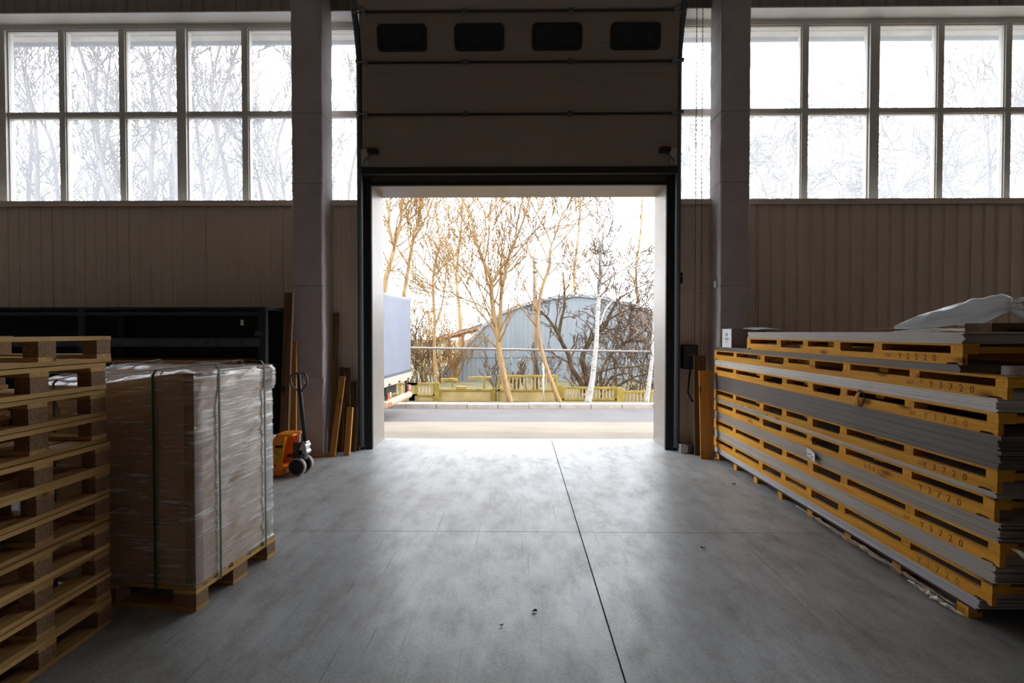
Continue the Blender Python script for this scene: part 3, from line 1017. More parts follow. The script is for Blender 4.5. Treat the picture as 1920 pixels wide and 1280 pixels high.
# ================================================================== RIGHT STACK: panel crates
SX, SW = 2.579, 1.22
M_ink = plain('stencil_ink', (0.16, 0.055, 0.012), 0.8, var=0.4, scale=60)
M_ink2 = plain('faded_stencil_ink', (0.34, 0.14, 0.02), 0.8, var=0.4, scale=60)
TEXT = {}
def glyph(ch, mat):
    key = (ch, mat.name)
    if ch == '=' and key not in TEXT:              # worn, unreadable stamp: a few broken bars
        mb = MB()
        for a, b, c in ((-0.03, 0.022, 0.004), (-0.028, 0.03, 0.014), (-0.02, 0.004, 0.024), (0.012, 0.03, 0.024)):
            mb.box(a, b, c, c + 0.005, -0.0002, 0.0003)
        TEXT[key] = mb.mesh('stamp', mat)
    if key not in TEXT:
        cu = bpy.data.curves.new('glyph', 'FONT')
        cu.body = ch; cu.size = 0.058; cu.extrude = 0.0003; cu.align_x = 'CENTER'
        cu.resolution_u = 3
        t = bpy.data.objects.new('glyph', cu)
        col.objects.link(t)
        dg = bpy.context.evaluated_depsgraph_get()
        me = bpy.data.meshes.new_from_object(t.evaluated_get(dg))
        me.materials.clear(); me.materials.append(mat)
        bpy.data.objects.remove(t)
        TEXT[key] = me
    return TEXT[key]


TEXTROT = Matrix(((0, 0, -1), (-1, 0, 0), (0, 1, 0))).to_euler()
LAY_LONG = [('b', .07), ('g', .53), ('b', .082), ('g', .61), ('b', .085), ('p', .39), ('b', .085), ('g', .362), ('b', .085), ('p', .39), ('b', .085), ('g', .61), ('b', .082), ('g', .53), ('b', .07)]
LAY_SHORT = [('b', .083), ('g', .57), ('b', .08), ('p', .385), ('b', .08), ('g', .37), ('b', .08), ('p', .385), ('b', .08), ('g', .57), ('b', .083)]


def long_pallet(x0, y0, L, z, h, lay, text, label, ink=None, tstart=0.25, extra=None, board_h=0.064, step=0.072):
    """sheet pallet: side rail with fork notches, blocks, thin top rail; origin at near outer corner"""
    root = empty('sheet_pallet', (x0, y0, z))
    k = L / sum(a for _, a in lay)
    rail_t, top_t = 0.030, 0.014
    blk_h = h - board_h - top_t
    outline = [(0, 0.0), (0.02, 0.0), (0.035, 0.012), (0.10, 0.012), (0.115, 0), (L - 0.115, 0), (L - 0.10, 0.012), (L - 0.035, 0.012), (L - 0.02, 0), (L, 0), (L, board_h)]
    tops = []
    blocks = []
    y = 0
    for t, a in lay:
        a *= k
        if t == 'p':
            tops += [(y + 0.002, board_h), (y + 0.012, board_h - 0.022), (y + a - 0.012, board_h - 0.022), (y + a - 0.002, board_h)]
        if t == 'b':
            blocks.append((y, a))
        y += a
    outline += list(reversed(tops)) + [(0, board_h)]
    mr = 'rail%.3f%.3f' % (L, board_h)
    if mr not in BOXCACHE:
        BOXCACHE[mr] = MB().prism(outline, 0, rail_t, 'x').mesh('side_rail', yellow('y'))
    for xo in (0.0, SW / 2 - rail_t / 2, SW - rail_t):
        r = link('side_rail', BOXCACHE[mr], root, (xo, 0, 0))
        if xo == 0:
            n = len(text)
            for i, ch in enumerate(text):
                if ch == ' ':
                    continue
                g = link('lettering', glyph(ch, ink or M_ink), r)
                g.rotation_euler = TEXTROT
                g.location = (-0.0007, tstart + (n - 1 - i) * step, board_h * 0.5 - 0.019)
            for ch, yy in (extra or ()):
                g = link('lettering', glyph(ch, M_ink2), r)
                g.rotation_euler = TEXTROT
                g.location = (-0.0007, yy, board_h * 0.5 - 0.016)
        xb = {0.0: 0.002}.get(xo, xo)
        for (yb, a) in blocks:
            part_box('block', (xb + 0.045 if xo < 1 else xo + rail_t - 0.047, yb + a / 2, board_h + blk_h / 2), (0.09, a, blk_h), yellow('x'), root)
        part_box('top_rail', (xo + 0.05 if xo < 1 else xo + rail_t - 0.05, L / 2, h - top_t / 2), (0.10, L, top_t), yellow('y'), root)
    for yy in (0.05, L * 0.26, L * 0.5, L * 0.74, L - 0.05):
        part_box('cross_board', (SW / 2, yy, board_h + blk_h / 2), (SW - 0.19, 0.09, blk_h * 0.8), yellow('x'), root)
    return tag(root, label, 'pallet', 'yellow wooden sheet pallets in the right stack')


SH = {
    'white': sheet_edge('white_panel_edges', (0.78, 0.71, 0.65)),
    'lilac': sheet_edge('pale_lilac_panel_edges', (0.60, 0.57, 0.60)),
    'grey': sheet_edge('grey_panel_edges', (0.42, 0.345, 0.28)),
    'greylight': sheet_edge('light_grey_panel_edges', (0.54, 0.47, 0.405)),
    'dark': sheet_edge('dark_grey_panel_edges', (0.165, 0.128, 0.108)),
    'slate': sheet_edge('slate_panel_edges', (0.175, 0.14, 0.12)),
}


def sheets(x0, y0, y1, z, h, kind, t, label, seed, w=SW, jit=0.004):
    r = random.Random(seed)
    n = max(1, int(round(h / t)))
    mb = MB()
    for i in range(n):
        a = z + h * i / n
        j = r.uniform(-jit, jit)
        je = r.uniform(-0.012, 0.012)
        mb.box(x0 + j, x0 + w + j, y0 + je, y1 + je, a, a + h / n * 0.93 if i < n - 1 else z + h)
    o = mb.build('panel_bundle', SH[kind])
    return tag(o, label, 'panels', 'bundles of flat panels in the right stack')


z = 0.0
FAR = 6.765
def PL(near, h, text, label, **k):
    global z
    o = long_pallet(SX + k.pop('dx', 0), near, FAR - near + k.pop('dl', 0), z, h, LAY_LONG, text, label, **k)
    z += h
    return o
def SHT(near, h, kind, t, label, seed, dx=0.0, dfar=0.0):
    global z
    sheets(SX + 0.006 + dx, near, FAR - 0.01 + dfar, z, h, kind, t, label, seed)
    z += h


# bottom pallet: low skids
low = empty('sheet_pallet', (SX, 2.90, 0))
LL = FAR - 2.90
for xo in (0.02, SW / 2, SW - 0.08):
    for k in range(8):
        part_box('skid_block', (xo + 0.04, 0.10 + k * (LL - 0.2) / 7, 0.032), (0.08, 0.08, 0.064), yellow('x'), low)
    part_box('top_rail', (xo + 0.045, LL / 2, 0.075), (0.10, LL, 0.022), oldwood('y'), low)
tag(low, 'low worn wooden skid on the floor under the right panel stack', 'pallet', 'yellow wooden sheet pallets in the right stack')
z = 0.086
SHT(2.885, 0.068, 'lilac', 0.009, 'pale lilac panel bundle lowest in the right stack, just above the floor skid', 1)
PL(2.794, 0.124, 'Y3720', 'lowest yellow sheet pallet with faded stencil in the right stack', ink=M_ink2, tstart=0.22)
SHT(2.788, 0.109, 'greylight', 0.0085, 'light grey panel bundle second from the floor in the right stack', 2)
PL(2.754, 0.127, 'Y3720', 'second yellow sheet pallet from the floor in the right stack', tstart=0.24, extra=(('=', 0.66),))
SHT(2.766, 0.108, 'grey', 0.0085, 'warm grey panel bundle with paper tag, third from the floor', 3)
PL(2.79, 0.127, 'Y3720', 'third yellow sheet pallet from the floor, also stencilled 6002', tstart=0.22, extra=(('6', 1.03), ('0', 0.985), ('0', 0.94), ('2', 0.895)))
SHT(2.79, 0.030, 'greylight', 0.010, 'thinnest pale panel bundle with torn film in the right stack', 4)
PL(2.776, 0.127, 'Y3720', 'yellow sheet pallet right under the thick dark grey bundle', tstart=0.20, extra=(('=', 0.52),))
SHT(2.772, 0.184, 'dark', 0.008, 'thickest dark grey panel bundle at mid height of the right stack', 5)
P2Z = z
PL(2.776, 0.122, 'Y3720', 'yellow sheet pallet right above the thick dark grey bundle', ink=M_ink2, tstart=0.20, extra=(('=', 0.60),))
SHT(2.788, 0.078, 'white', 0.0098, 'white panel bundle near the top of the right stack', 6)
PL(2.728, 0.122, 'Y3720', 'uppermost full-length yellow sheet pallet in the right stack', tstart=0.21, extra=(('=', 0.67), ('*', 0.575)))
sheets(SX + 0.02, 3.05, FAR + 0.01, z, 0.045, 'slate', 0.011, 'slate grey panel bundle under the short pallet at the top', 7)
z += 0.045
ZS0 = z
long_pallet(SX + 0.005, 3.01, 2.81, z, 0.124, LAY_SHORT, 'Y2520', 'short yellow sheet pallet stencilled Y2520 on top of the right stack', tstart=0.20, extra=(('=', 0.60),))
z += 0.124
sheets(SX + 0.012, 3.012, 5.81, z, 0.066, 'greylight', 0.0085, 'topmost pale panel bundle under the white plastic wrap', 8)
ZTOP = z + 0.066

# white box at the far end of the top
wbx = empty('white_box', (SX + 0.155, 6.43, ZS0), R(0))
MB().box(-0.13, 0.30, -0.14, 0.14, 0, 0.225).build('body', plain('lilac_box_side', (0.36, 0.30, 0.31), 0.6, var=0.06), wbx)
MB().box(-0.132, -0.13, -0.14, 0.14, 0.0, 0.225).build('end_panel', plain('white_box_face', (0.82, 0.80, 0.80), 0.6, var=0.03), wbx)
lid = MB().grid(lambda u, v: (-0.135 + u * 0.44, -0.145 + v * 0.29, 0.228 + 0.012 * math.sin(u * 3.1) * (1 - v) + 0.004), 10, 4).build('lid', plain('white_lid', (0.72, 0.74, 0.78), 0.5, var=0.03), wbx)
solidify(lid, 0.004)
fl_ = MB().grid(lambda u, v: (0.0 + u * 0.30, -0.145 - v * 0.35, 0.233 + 0.012 * math.sin(u * 3.1) - 0.02 * v * v), 6, 4).build('flap', plain('white_lid', (0.72, 0.74, 0.78), 0.5), wbx)
solidify(fl_, 0.004)
mk = MB()
for (a, b, c, d) in ((-0.03, 0.03, 0.14, 0.18), (-0.05, -0.01, 0.09, 0.12), (0.01, 0.05, 0.09, 0.12), (-0.03, 0.02, 0.06, 0.07)):
    mk.box(-0.1335, -0.132, a, b, c, d)
mk.build('print', plain('grey_print', (0.32, 0.30, 0.32), 0.7), wbx)
tag(wbx, 'small white printed box at the far end of the right stack', 'box')

# crumpled white plastic sheet
PATH = [(1674, 613, 3), (1700, 607, 9), (1735, 600, 13), (1775, 592, 19), (1812, 584, 22), (1845, 578, 21), (1872, 572, 17), (1888, 570, 12)]
def gl_(u, v):
    # u along the length (far-left tip to near-right end), v around
    f = u * (len(PATH) - 1); i = min(len(PATH) - 2, int(f)); f -= i
    px, py, hh = (a + (b - a) * f for a, b in zip(PATH[i], PATH[i + 1]))
    Y = 3.56 - 0.42 * u
    c = at(px, py, Y)
    hgt = hh / F * Y
    wid = 0.03 + 0.075 * math.sin(min(1, u * 0.9 + 0.1) * math.pi) ** 0.6
    a = 2 * math.pi * v
    fold = 1 + 0.34 * noise.noise(Vector((u * 4, math.cos(a) * 1.8, math.sin(a) * 1.8))) + 0.16 * noise.noise(Vector((u * 11, math.cos(a) * 3.4, math.sin(a) * 3.4 + 5)))
    side = Vector((0.80, 0.60, 0))
    q = c + side * math.cos(a) * wid * fold + Vector((0, 0, math.sin(a) * hgt * fold))
    return (q.x + 0.03, q.y, max(ZTOP + 0.002, q.z))
pf = empty('plastic_wrap', (0, 0, 0))
M_plast = plain('white_polythene', (0.90, 0.90, 0.90), 0.25, var=0.03, scale=5)
nt_ = M_plast.node_tree
tl_ = nt_.nodes.new('ShaderNodeBsdfTranslucent'); tl_.inputs[0].default_value = (0.92, 0.92, 0.93, 1)
mx_ = nt_.nodes.new('ShaderNodeMixShader'); mx_.inputs[0].default_value = 0.45
nt_.links.new(nt_.nodes['Principled BSDF'].outputs[0], mx_.inputs[1]); nt_.links.new(tl_.outputs[0], mx_.inputs[2])
nt_.links.new(mx_.outputs[0], nt_.nodes['Material Output'].inputs[0])
MB().grid(gl_, 46, 36).build('body', M_plast, pf, smooth=True)
tip0 = Vector(gl_(0.97, 0.25)); tip0.z -= 0.012
for k, (dx, dy, dz_, w) in enumerate(((0.075, -0.045, 0.035, 0.022), (0.065, -0.05, -0.065, 0.026), (0.04, -0.06, -0.02, 0.024))):
    def flapf(u, v, dx=dx, dy=dy, dz_=dz_, w=w, k=k):
        s = math.sin(min(1, u * 1.15) * math.pi * 0.55) if u < 0.8 else 1 - (u - 0.8) * 2.6
        x = tip0.x - 0.02 + dx * u * 1.3
        y = tip0.y + 0.02 + dy * u * 1.3
        zc = tip0.z - 0.03 + dz_ * u * 1.2
        o_ = (v - 0.5) * 2 * w * max(0.12, s)
        return (x + o_ * 0.5, y + o_ * 0.2, zc + o_ * 0.7 + 0.008 * noise.noise(Vector((u * 6, v * 4, k))))
    solidify(MB().grid(flapf, 10, 8).build('loose_end', M_plast, pf, smooth=True), 0.004)
def slip(u, v):
    p = Vector((SX + 0.02, 3.55, ZTOP)).lerp(Vector((SX + 0.06, 3.18, ZTOP)), u)
    return (p.x + (v - .5) * 0.05, p.y, ZTOP + 0.004 + 0.022 * math.sin(v * math.pi) * math.sin(max(0.05, u) * math.pi) + 0.004 * noise.noise(Vector((u * 9, v * 4, 0))))
solidify(MB().grid(slip, 16, 6).build('folded_edge', M_plast, pf, smooth=True), 0.003)
tag(pf, 'crumpled white plastic wrap lying on top of the right stack', 'plastic wrap')

# brown cardboard sheet and dark sheet behind the plastic
cd = MB().grid(lambda u, v: (SX + 0.30 + v * 0.6, 3.35 + u * 0.95, ZTOP + 0.004 + 0.028 * math.sin(u * 2.6) * (0.4 + 0.6 * u)), 14, 4).build('cardboard_sheet', plain('loose_cardboard', (0.45, 0.27, 0.10), 0.8))
solidify(cd, 0.004)
tag(cd, 'loose brown cardboard sheet curling behind the white plastic wrap', 'cardboard')
ds = bx('dark_board', SX + 0.18, SX + 1.15, 3.02, 3.20, ZTOP + 0.001, ZTOP + 0.055, oldwood('x'))
tag(ds, 'dark board lying under the near end of the white plastic', 'board')

# tape roll on the near end of the upper pallet
tp = empty('tape_roll', (SX + 0.17, 2.86, ZS0 - 0.045))
mb = MB(); n = 28
for k in range(n):
    t = 2 * math.pi * k / n
    mb.v += [(r_ * math.cos(t), r_ * math.sin(t), zz) for r_, zz in ((0.038, 0), (0.06, 0), (0.06, 0.048), (0.038, 0.048))]
for k in range(n):
    for j in range(4):
        mb.f.append((k * 4 + j, k * 4 + (j + 1) % 4, ((k + 1) % n) * 4 + (j + 1) % 4, ((k + 1) % n) * 4 + j))
mb.build('reel', plain('white_tape', (0.55, 0.50, 0.52), 0.5, var=0.15, scale=30), tp)
MB().tube([(0, 0, 0.001), (0, 0, 0.047)], 0.0375, 20).build('core', M_card, tp)
tag(tp, 'white roll of tape on the near end below the short pallet', 'tape roll')
wd = MB().prism([(-0.05, 0), (0.0, 0.038), (0.05, 0), (0.04, 0), (0.0, 0.030), (-0.04, 0)], -0.03, 0.03, 'y').build('folded_card', plain('tan_card', (0.48, 0.33, 0.16), 0.8), loc=(SX + 0.30, 2.82, ZS0 - 0.045))
tag(wd, 'small folded tan card beside the white tape roll', 'card')

# strap loop hanging on the second pallet rail
ly = 3.86
sl = empty('strap_loop', (SX - 0.004, ly, P2Z + 0.05))
lpf = [(-0.012, 0.03, 0.055), (-0.02, 0.0, 0.075), (-0.016, -0.035, 0.06), (-0.012, -0.045, 0.02), (-0.014, -0.03, -0.03), (-0.012, -0.005, -0.052)]
MB().tube(lpf, 0.004, 8).build('cord', plain('dark_cord', (0.05, 0.025, 0.015), 0.7), sl, smooth=True)
def lw(u, v):
    return (-0.004 - 0.016 * math.sin(u * math.pi), 0.045 - u * 0.03 - (v - .5) * 0.06 * (1 - 0.5 * u), -0.05 + u * 0.12)
solidify(MB().grid(lw, 6, 4).build('webbing', plain('tan_webbing', (0.55, 0.27, 0.05), 0.8), sl, smooth=True), 0.003)
tag(sl, 'short cord and tan webbing loop hanging on a yellow pallet rail', 'strap')

# paper tag on the grey bundle
pt = empty('paper_tag', (SX - 0.001, 4.50, 0.58))
def pg(u, v): return (-0.002 - 0.025 * u * u, 0.09 - u * 0.17, -0.035 - 0.02 * u + v * 0.075)
solidify(MB().grid(pg, 8, 4).build('sheet', plain('white_paper', (0.72, 0.68, 0.66), 0.7, var=0.04), pt), 0.0008)
mk = MB()
for i in range(5):
    u0 = 0.1 + 0.15 * i
    a = pg(u0, 0.2 + 0.1 * (i % 3)); mk.box(a[0] - 0.0018, a[0] - 0.001, a[1] - 0.012, a[1] + 0.012, a[2], a[2] + 0.012)
mk.build('print', plain('grey_print', (0.32, 0.30, 0.32), 0.7), pt)
tag(pt, 'small printed paper tag stuck on the warm grey panel bundle', 'paper tag')

# torn film along the thin bundle and the floor skid
M_scrap = plain('torn_film_scrap', (0.42, 0.36, 0.30), 0.4, var=0.4, scale=20)
def scrap(y0, y1, zc, amp, seed, label, mat=M_scrap, dx=0.0, w=0.05):
    r = random.Random(seed)
    def fn(u, v):
        y = y0 + (y1 - y0) * u
        env = math.sin(u * math.pi) ** 0.5
        nn = noise.noise(Vector((u * 16 + seed, v * 3, seed)))
        n2 = noise.noise(Vector((u * 34 + seed, v * 5, seed + 9)))
        return (SX + dx - 0.010 - 0.016 * env * (0.5 + nn), y, max(0.003, zc + (v - 0.5) * w * (0.45 + 0.8 * abs(nn)) * env + amp * n2))
    o = MB().grid(fn, 70, 6).build('torn_film', mat, smooth=True)
    solidify(o, 0.0015)
    return tag(o, label, 'film', 'torn film scraps on the right stack')
scrap(5.30, 6.70, 0.795, 0.010, 3, 'torn film strip crumpled under the far end of the thin bundle', w=0.035)
scrap(3.0, 4.75, 0.045, 0.012, 8, 'torn cardboard and film trailing along the floor skid', plain('torn_cardboard', (0.36, 0.26, 0.17), 0.7, var=0.5, scale=14), w=0.055)
scrap(2.92, 3.35, 0.03, 0.010, 5, 'pale torn film at the near foot of the right stack', plain('pale_film', (0.66, 0.58, 0.46), 0.4, var=0.2), dx=-0.02, w=0.045)
rp_ = MB().tube([(SX + 0.06, 2.76, 0.49), (SX + 0.05, 2.70, 0.495), (SX + 0.045, 2.64, 0.485)], [0.008, 0.010, 0.022], 8).build('rope_end', plain('white_rope', (0.6, 0.55, 0.48), 0.8, var=0.3, scale=40), smooth=True)
tag(rp_, 'frayed white rope end sticking out of the right stack', 'rope')
# dark board leaning at the near end of the stack
lean_board('hardboard_offcut', (3.02, 2.55, 0), (2.95, 2.70, 0.86), 0.5, 0.02, plain('dark_hardboard', (0.05, 0.04, 0.035), 0.8),
           'dark hardboard leaning against the near end of the right stack', 'board')

# ================================================================== OUTSIDE
GZ = -0.87
def prof_ground(name, pts, mat, x0=-60, x1=60):
    """strip of ground following (y,z) points"""
    mb = MB()
    for y, zz in pts:
        mb.v += [(x0, y, zz), (x1, y, zz)]
    for i in range(len(pts) - 1):
        mb.f.append((2 * i, 2 * i + 1, 2 * i + 3, 2 * i + 2))
    o = mb.build(name, mat)
    solidify(o, 0.2)
    return struct(o)


prof_ground('apron', [(WO + 0.12, -0.03), (9.0, -0.12), (13.9, -0.80)], plain('sandy_concrete', (0.145, 0.122, 0.095), 0.9, var=0.18, scale=0.9, bumps=0.2))
prof_ground('road', [(13.9, -0.81), (16.8, GZ)], plain('worn_asphalt', (0.080, 0.075, 0.080), 0.85, var=0.12, scale=1.2, bumps=0.2))
prof_ground('verge', [(17.22, GZ + 0.02), (24, -0.95), (160, -0.9)], plain('dry_grass_ground', (0.10, 0.085, 0.04), 0.95, var=0.4, scale=1.5, bumps=0.5), -120, 120)
kerb = empty('kerb', (0, 16.8, GZ)); struct(kerb)
kl = 1.02
M_kerb = plain('kerb_concrete', (0.30, 0.255, 0.22), 0.9, var=0.15, scale=5)
km = MB().prism([(0, -0.1), (0.02, 0.13), (0.05, 0.15), (0.40, 0.15), (0.40, -0.1)], 0.01, kl - 0.01, 'x').mesh('kerb_stone', M_kerb)
kr = random.Random(2)
for i in range(-16, 14):
    link('kerb_stone', km, kerb, (i * kl + 0.35, kr.uniform(-0.01, 0.01), kr.uniform(-0.006, 0.006)))


def ox(px, Y): return (px - VX) / F * Y
def oz(py, Y): return CAMH + (HY - py) / F * Y


# ------------------------------------------------------------------ lorry rear
tk = empty('truck', (-3.495, 14.8, GZ), R(-4))
M_tarp = plain('faded_blue_tarpaulin', (0.125, 0.145, 0.20), 0.55, var=0.05, scale=2)
M_tarpd = plain('deep_blue_tarpaulin', (0.04, 0.12, 0.33), 0.5, var=0.1)
M_twhite = plain('truck_white', (0.30, 0.275, 0.25), 0.5, var=0.06)
y0, y1 = -1.28, 1.28
b0, b1, top = 1.08, 1.30, 3.60
rear = MB().grid(lambda u, v: (0.012 + 0.010 * math.sin(u * 9) * math.sin(v * 3.1) + 0.006 * noise.noise(Vector((u * 5, v * 7, 0))), y0 + (y1 - y0) * u, b1 - 0.03 + (top - b1) * v), 24, 24).build('rear_tarpaulin', M_tarp, tk, smooth=True)
solidify(rear, 0.004)
MB().box(-6.2, 0.0, y0, y1, b1, top - 0.02).build('side_tarpaulin', M_tarpd, tk)
eye = MB().tube([(0.020, 0, 0), (0.026, 0, 0)], 0.022, 8).mesh('eyelet', plain('eyelet_steel', (0.10, 0.10, 0.12), 0.4, 0.5))
for k in range(11):
    link('eyelet', eye, rear, (0.0, y0 + 0.13 + k * (y1 - y0 - 0.26) / 10, b1 + 0.03))
tg = MB().box(-0.03, 0.03, y0 - 0.02, y1 + 0.02, b0 - 0.04, b1 - 0.03).build('tailgate', M_twhite, tk)
for yy in (-0.9, 0.0, 0.9):
    MB().box(0.03, 0.055, yy - 0.03, yy + 0.03, b0 - 0.03, b0 + 0.03).tube([(0.06, yy - 0.10, b0), (0.06, yy + 0.10, b0)], 0.012, 6).build('latch', M_bsteel, tg)
MB().box(-6.2, -0.03, y0, y1, b0 - 0.02, b1 - 0.05).build('bed', M_twhite, tk)
MB().box(-6.2, -0.2, -0.45, 0.45, 0.72, b0 - 0.03).build('chassis', M_bsteel, tk)
for yy in (-0.98, 0.98):
    MB().tube([(-1.5, yy - 0.14, 0.46), (-1.5, yy + 0.14, 0.46)], 0.46, 22).build('rear_wheel', M_black, tk)
for yy in (-1.2, 0.55):
    MB().box(-0.95, -0.93, yy, yy + 0.65, 0.28, 0.9).build('mud_flap', M_black, tk)
bm_ = MB()
prof = [(-0.05, 0.46), (0.06, 0.48), (0.09, 0.56), (0.06, 0.64), (-0.05, 0.66)]
bm_.prism([(p, q) for p, q in prof], -1.2, 1.2, 'y')
bevel(bm_.build('bumper', plain('tan_bumper', (0.36, 0.28, 0.20), 0.6), tk), 0.01)
MB().box(0.05, 0.097, -1.18, -0.85, 0.52, 0.61).build('reflector', plain('red_reflector', (0.55, 0.09, 0.05), 0.3), tk)
for yy in (-0.95, 0.95):
    lm = MB().box(-0.02, 0.05, yy - 0.17, yy + 0.17, 0.72, 0.88).build('lamp_housing', M_bsteel, tk)
    MB().box(0.05, 0.062, yy - 0.15, yy + 0.02, 0.735, 0.865).build('red_lens', plain('red_lens', (0.55, 0.04, 0.05), 0.25), lm)
    MB().box(0.05, 0.062, yy + 0.03, yy + 0.15, 0.735, 0.865).build('amber_lens', plain('pale_lens', (0.65, 0.52, 0.42), 0.25), lm)
    MB().box(-0.06, -0.02, yy - 0.04, yy + 0.04, 0.6, b0).build('lamp_bracket', M_bsteel, tk)
tag(tk, 'blue tarpaulin truck rear on the road left of the doorway', 'truck')

# ------------------------------------------------------------------ fence
FY = 18.7
M_fc = plain('mossy_concrete', (0.265, 0.185, 0.03), 0.95, var=0.35, scale=3, bumps=0.4)
M_fc2 = plain('pale_mossy_concrete', (0.36, 0.26, 0.11), 0.95, var=0.2, scale=2, bumps=0.3)
fence = empty('concrete_fence', (0, FY, GZ))
def fpost(px, ptop, w=0.16):
    x = ox(px, FY); h = oz(ptop, FY) - GZ
    o = MB().prism([(x - w / 2, 0), (x + w / 2, 0), (x + w / 2, h - 0.04), (x + w / 4, h), (x - w / 4, h), (x - w / 2, h - 0.04)], -0.09, 0.09, 'y').build('post', M_fc, fence)
def fpanel(pa, pb, ptop, pmid, pbot=752, solid=True, n=8):
    xa, xb = ox(pa, FY), ox(pb, FY)
    zt, zm, zb = oz(ptop, FY) - GZ, oz(pmid, FY) - GZ, -0.05
    fr = MB().box(xa, xb, -0.05, 0.05, zt - 0.075, zt)
    if pmid > ptop + 3:
        fr.box(xa, xb, -0.05, 0.05, zm - 0.06, zm)
    fr.box(xa, xa + 0.09, -0.05, 0.05, zb, zt - 0.075).box(xb - 0.09, xb, -0.05, 0.05, zb, zt - 0.075)
    p = fr.build('panel', M_fc, fence)
    MB().box(xa + 0.09, xb - 0.09, -0.025, 0.025, zb, zm - 0.06 if pmid > ptop + 3 else zt - 0.075).build('infill', M_fc2, p)
    if pmid > ptop + 3:
        w = (xb - xa - 0.18) / n
        hgt = (zt - 0.075) - zm
        bmesh_ = MB().cbox((0, 0, 0), (w * 0.42, 0.07, hgt)).mesh('baluster', M_fc2)
        for i in range(n):
            link('baluster', bmesh_, p, (xa + 0.09 + w * (i + 0.5), 0, zm + hgt / 2))
for k in range(5):
    fpanel(360 + k * 85, 442 + k * 85, 718, 739, n=9)
fpanel(762, 816, 718, 739, n=7)
fpost(819, 717)
fpanel(823, 925, 729, 729)
fpost(927, 727)
fpanel(933, 1046, 703, 730, n=15)
fpost(1049, 722, 0.2)
fpanel(1053, 1157, 725, 747, n=15)
fpost(1161, 726, 0.2)
fpanel(1166, 1250, 732, 752, n=11)
for k in range(5):
    fpanel(1254 + k * 95, 1345 + k * 95, 730, 750, n=10)
# steel stake by the tall panel
MB().tube([(ox(930.5, FY), -0.14, 0), (ox(930.5, FY), -0.14, oz(701, FY) - GZ)], 0.025, 6).build('steel_stake', M_bsteel, fence)
# two broken T-shaped copings behind the low panel
for px, py, w in ((840, 715, 0.62), (898, 712, 0.85)):
    x, zz = ox(px, FY), oz(py, FY) - GZ
    m_ = MB().grid(lambda u, v: (x - w / 2 + w * u, 0.25 + (v - .5) * 0.16, zz + 0.03 * noise.noise(Vector((u * 6, v * 3, px)))), 12, 3)
    o = m_.build('mossy_coping', M_fc, fence); solidify(o, -0.09)
    MB().box(x + w * 0.15, x + w * 0.25, 0.2, 0.3, 0, zz - 0.05).build('coping_stem', M_fc, o)
MB().box(ox(855, FY), ox(874, FY), -0.07, 0.12, oz(730, FY) - GZ, oz(724.5, FY) - GZ).build('loose_cap', M_fc, fence)
tag(fence, 'mossy yellow concrete fence with baluster panels behind the kerb', 'fence')

# pipe rail and its white post
pr = empty('gas_pipe', (0, 19.6, GZ))
M_pipe = plain('pale_pipe_paint', (0.22, 0.20, 0.19), 0.5)
MB().tube([(ox(560, 19.6), 0, oz(648, 19.6) - GZ), (ox(770, 19.6), 0, oz(652, 19.6) - GZ), (ox(1222, 19.6), 0, oz(659, 19.6) - GZ), (ox(1400, 19.6), 0, oz(662, 19.6) - GZ)], 0.045, 8).build('pipe_run', M_pipe, pr, smooth=True)
for px in (600, 1380):
    MB().tube([(ox(px, 19.6), 0, 0), (ox(px, 19.6), 0, oz(655, 19.6) - GZ)], 0.04, 8).build('support_post', M_pipe, pr, smooth=True)
tag(pr, 'long thin pale pipe running level above the concrete fence', 'pipe')
wp_ = MB().tube([(0, 0, 0), (0, 0, oz(672, 18.3) - GZ)], 0.028, 10).build('marker_post', plain('white_post_paint', (0.75, 0.74, 0.74), 0.5), smooth=True, loc=(ox(1019, 18.3), 18.3, GZ))
tag(wp_, 'slim white metal post in front of the concrete fence', 'post')

# utility pole
up_ = empty('utility_pole', (ox(1005, 21), 21, -0.92))
hp = oz(475, 21) + 0.92
MB().tube([(0, 0, 0), (-0.03, 0, hp * .5), (-0.05, 0, hp)], [0.115, 0.10, 0.085], 12).build('shaft', plain('weathered_concrete_pole', (0.30, 0.235, 0.18), 0.9, var=0.2, scale=5, vscale=(1, 1, .3)), up_, smooth=True)
for zz in (0.93, 0.86):
    MB().tube([(-0.05, 0, hp * zz), (-0.05, 0, hp * zz + 0.06)], 0.105, 12).build('clamp_band', M_track, up_)
tag(up_, 'straight concrete utility pole rising before the grey shed', 'pole')

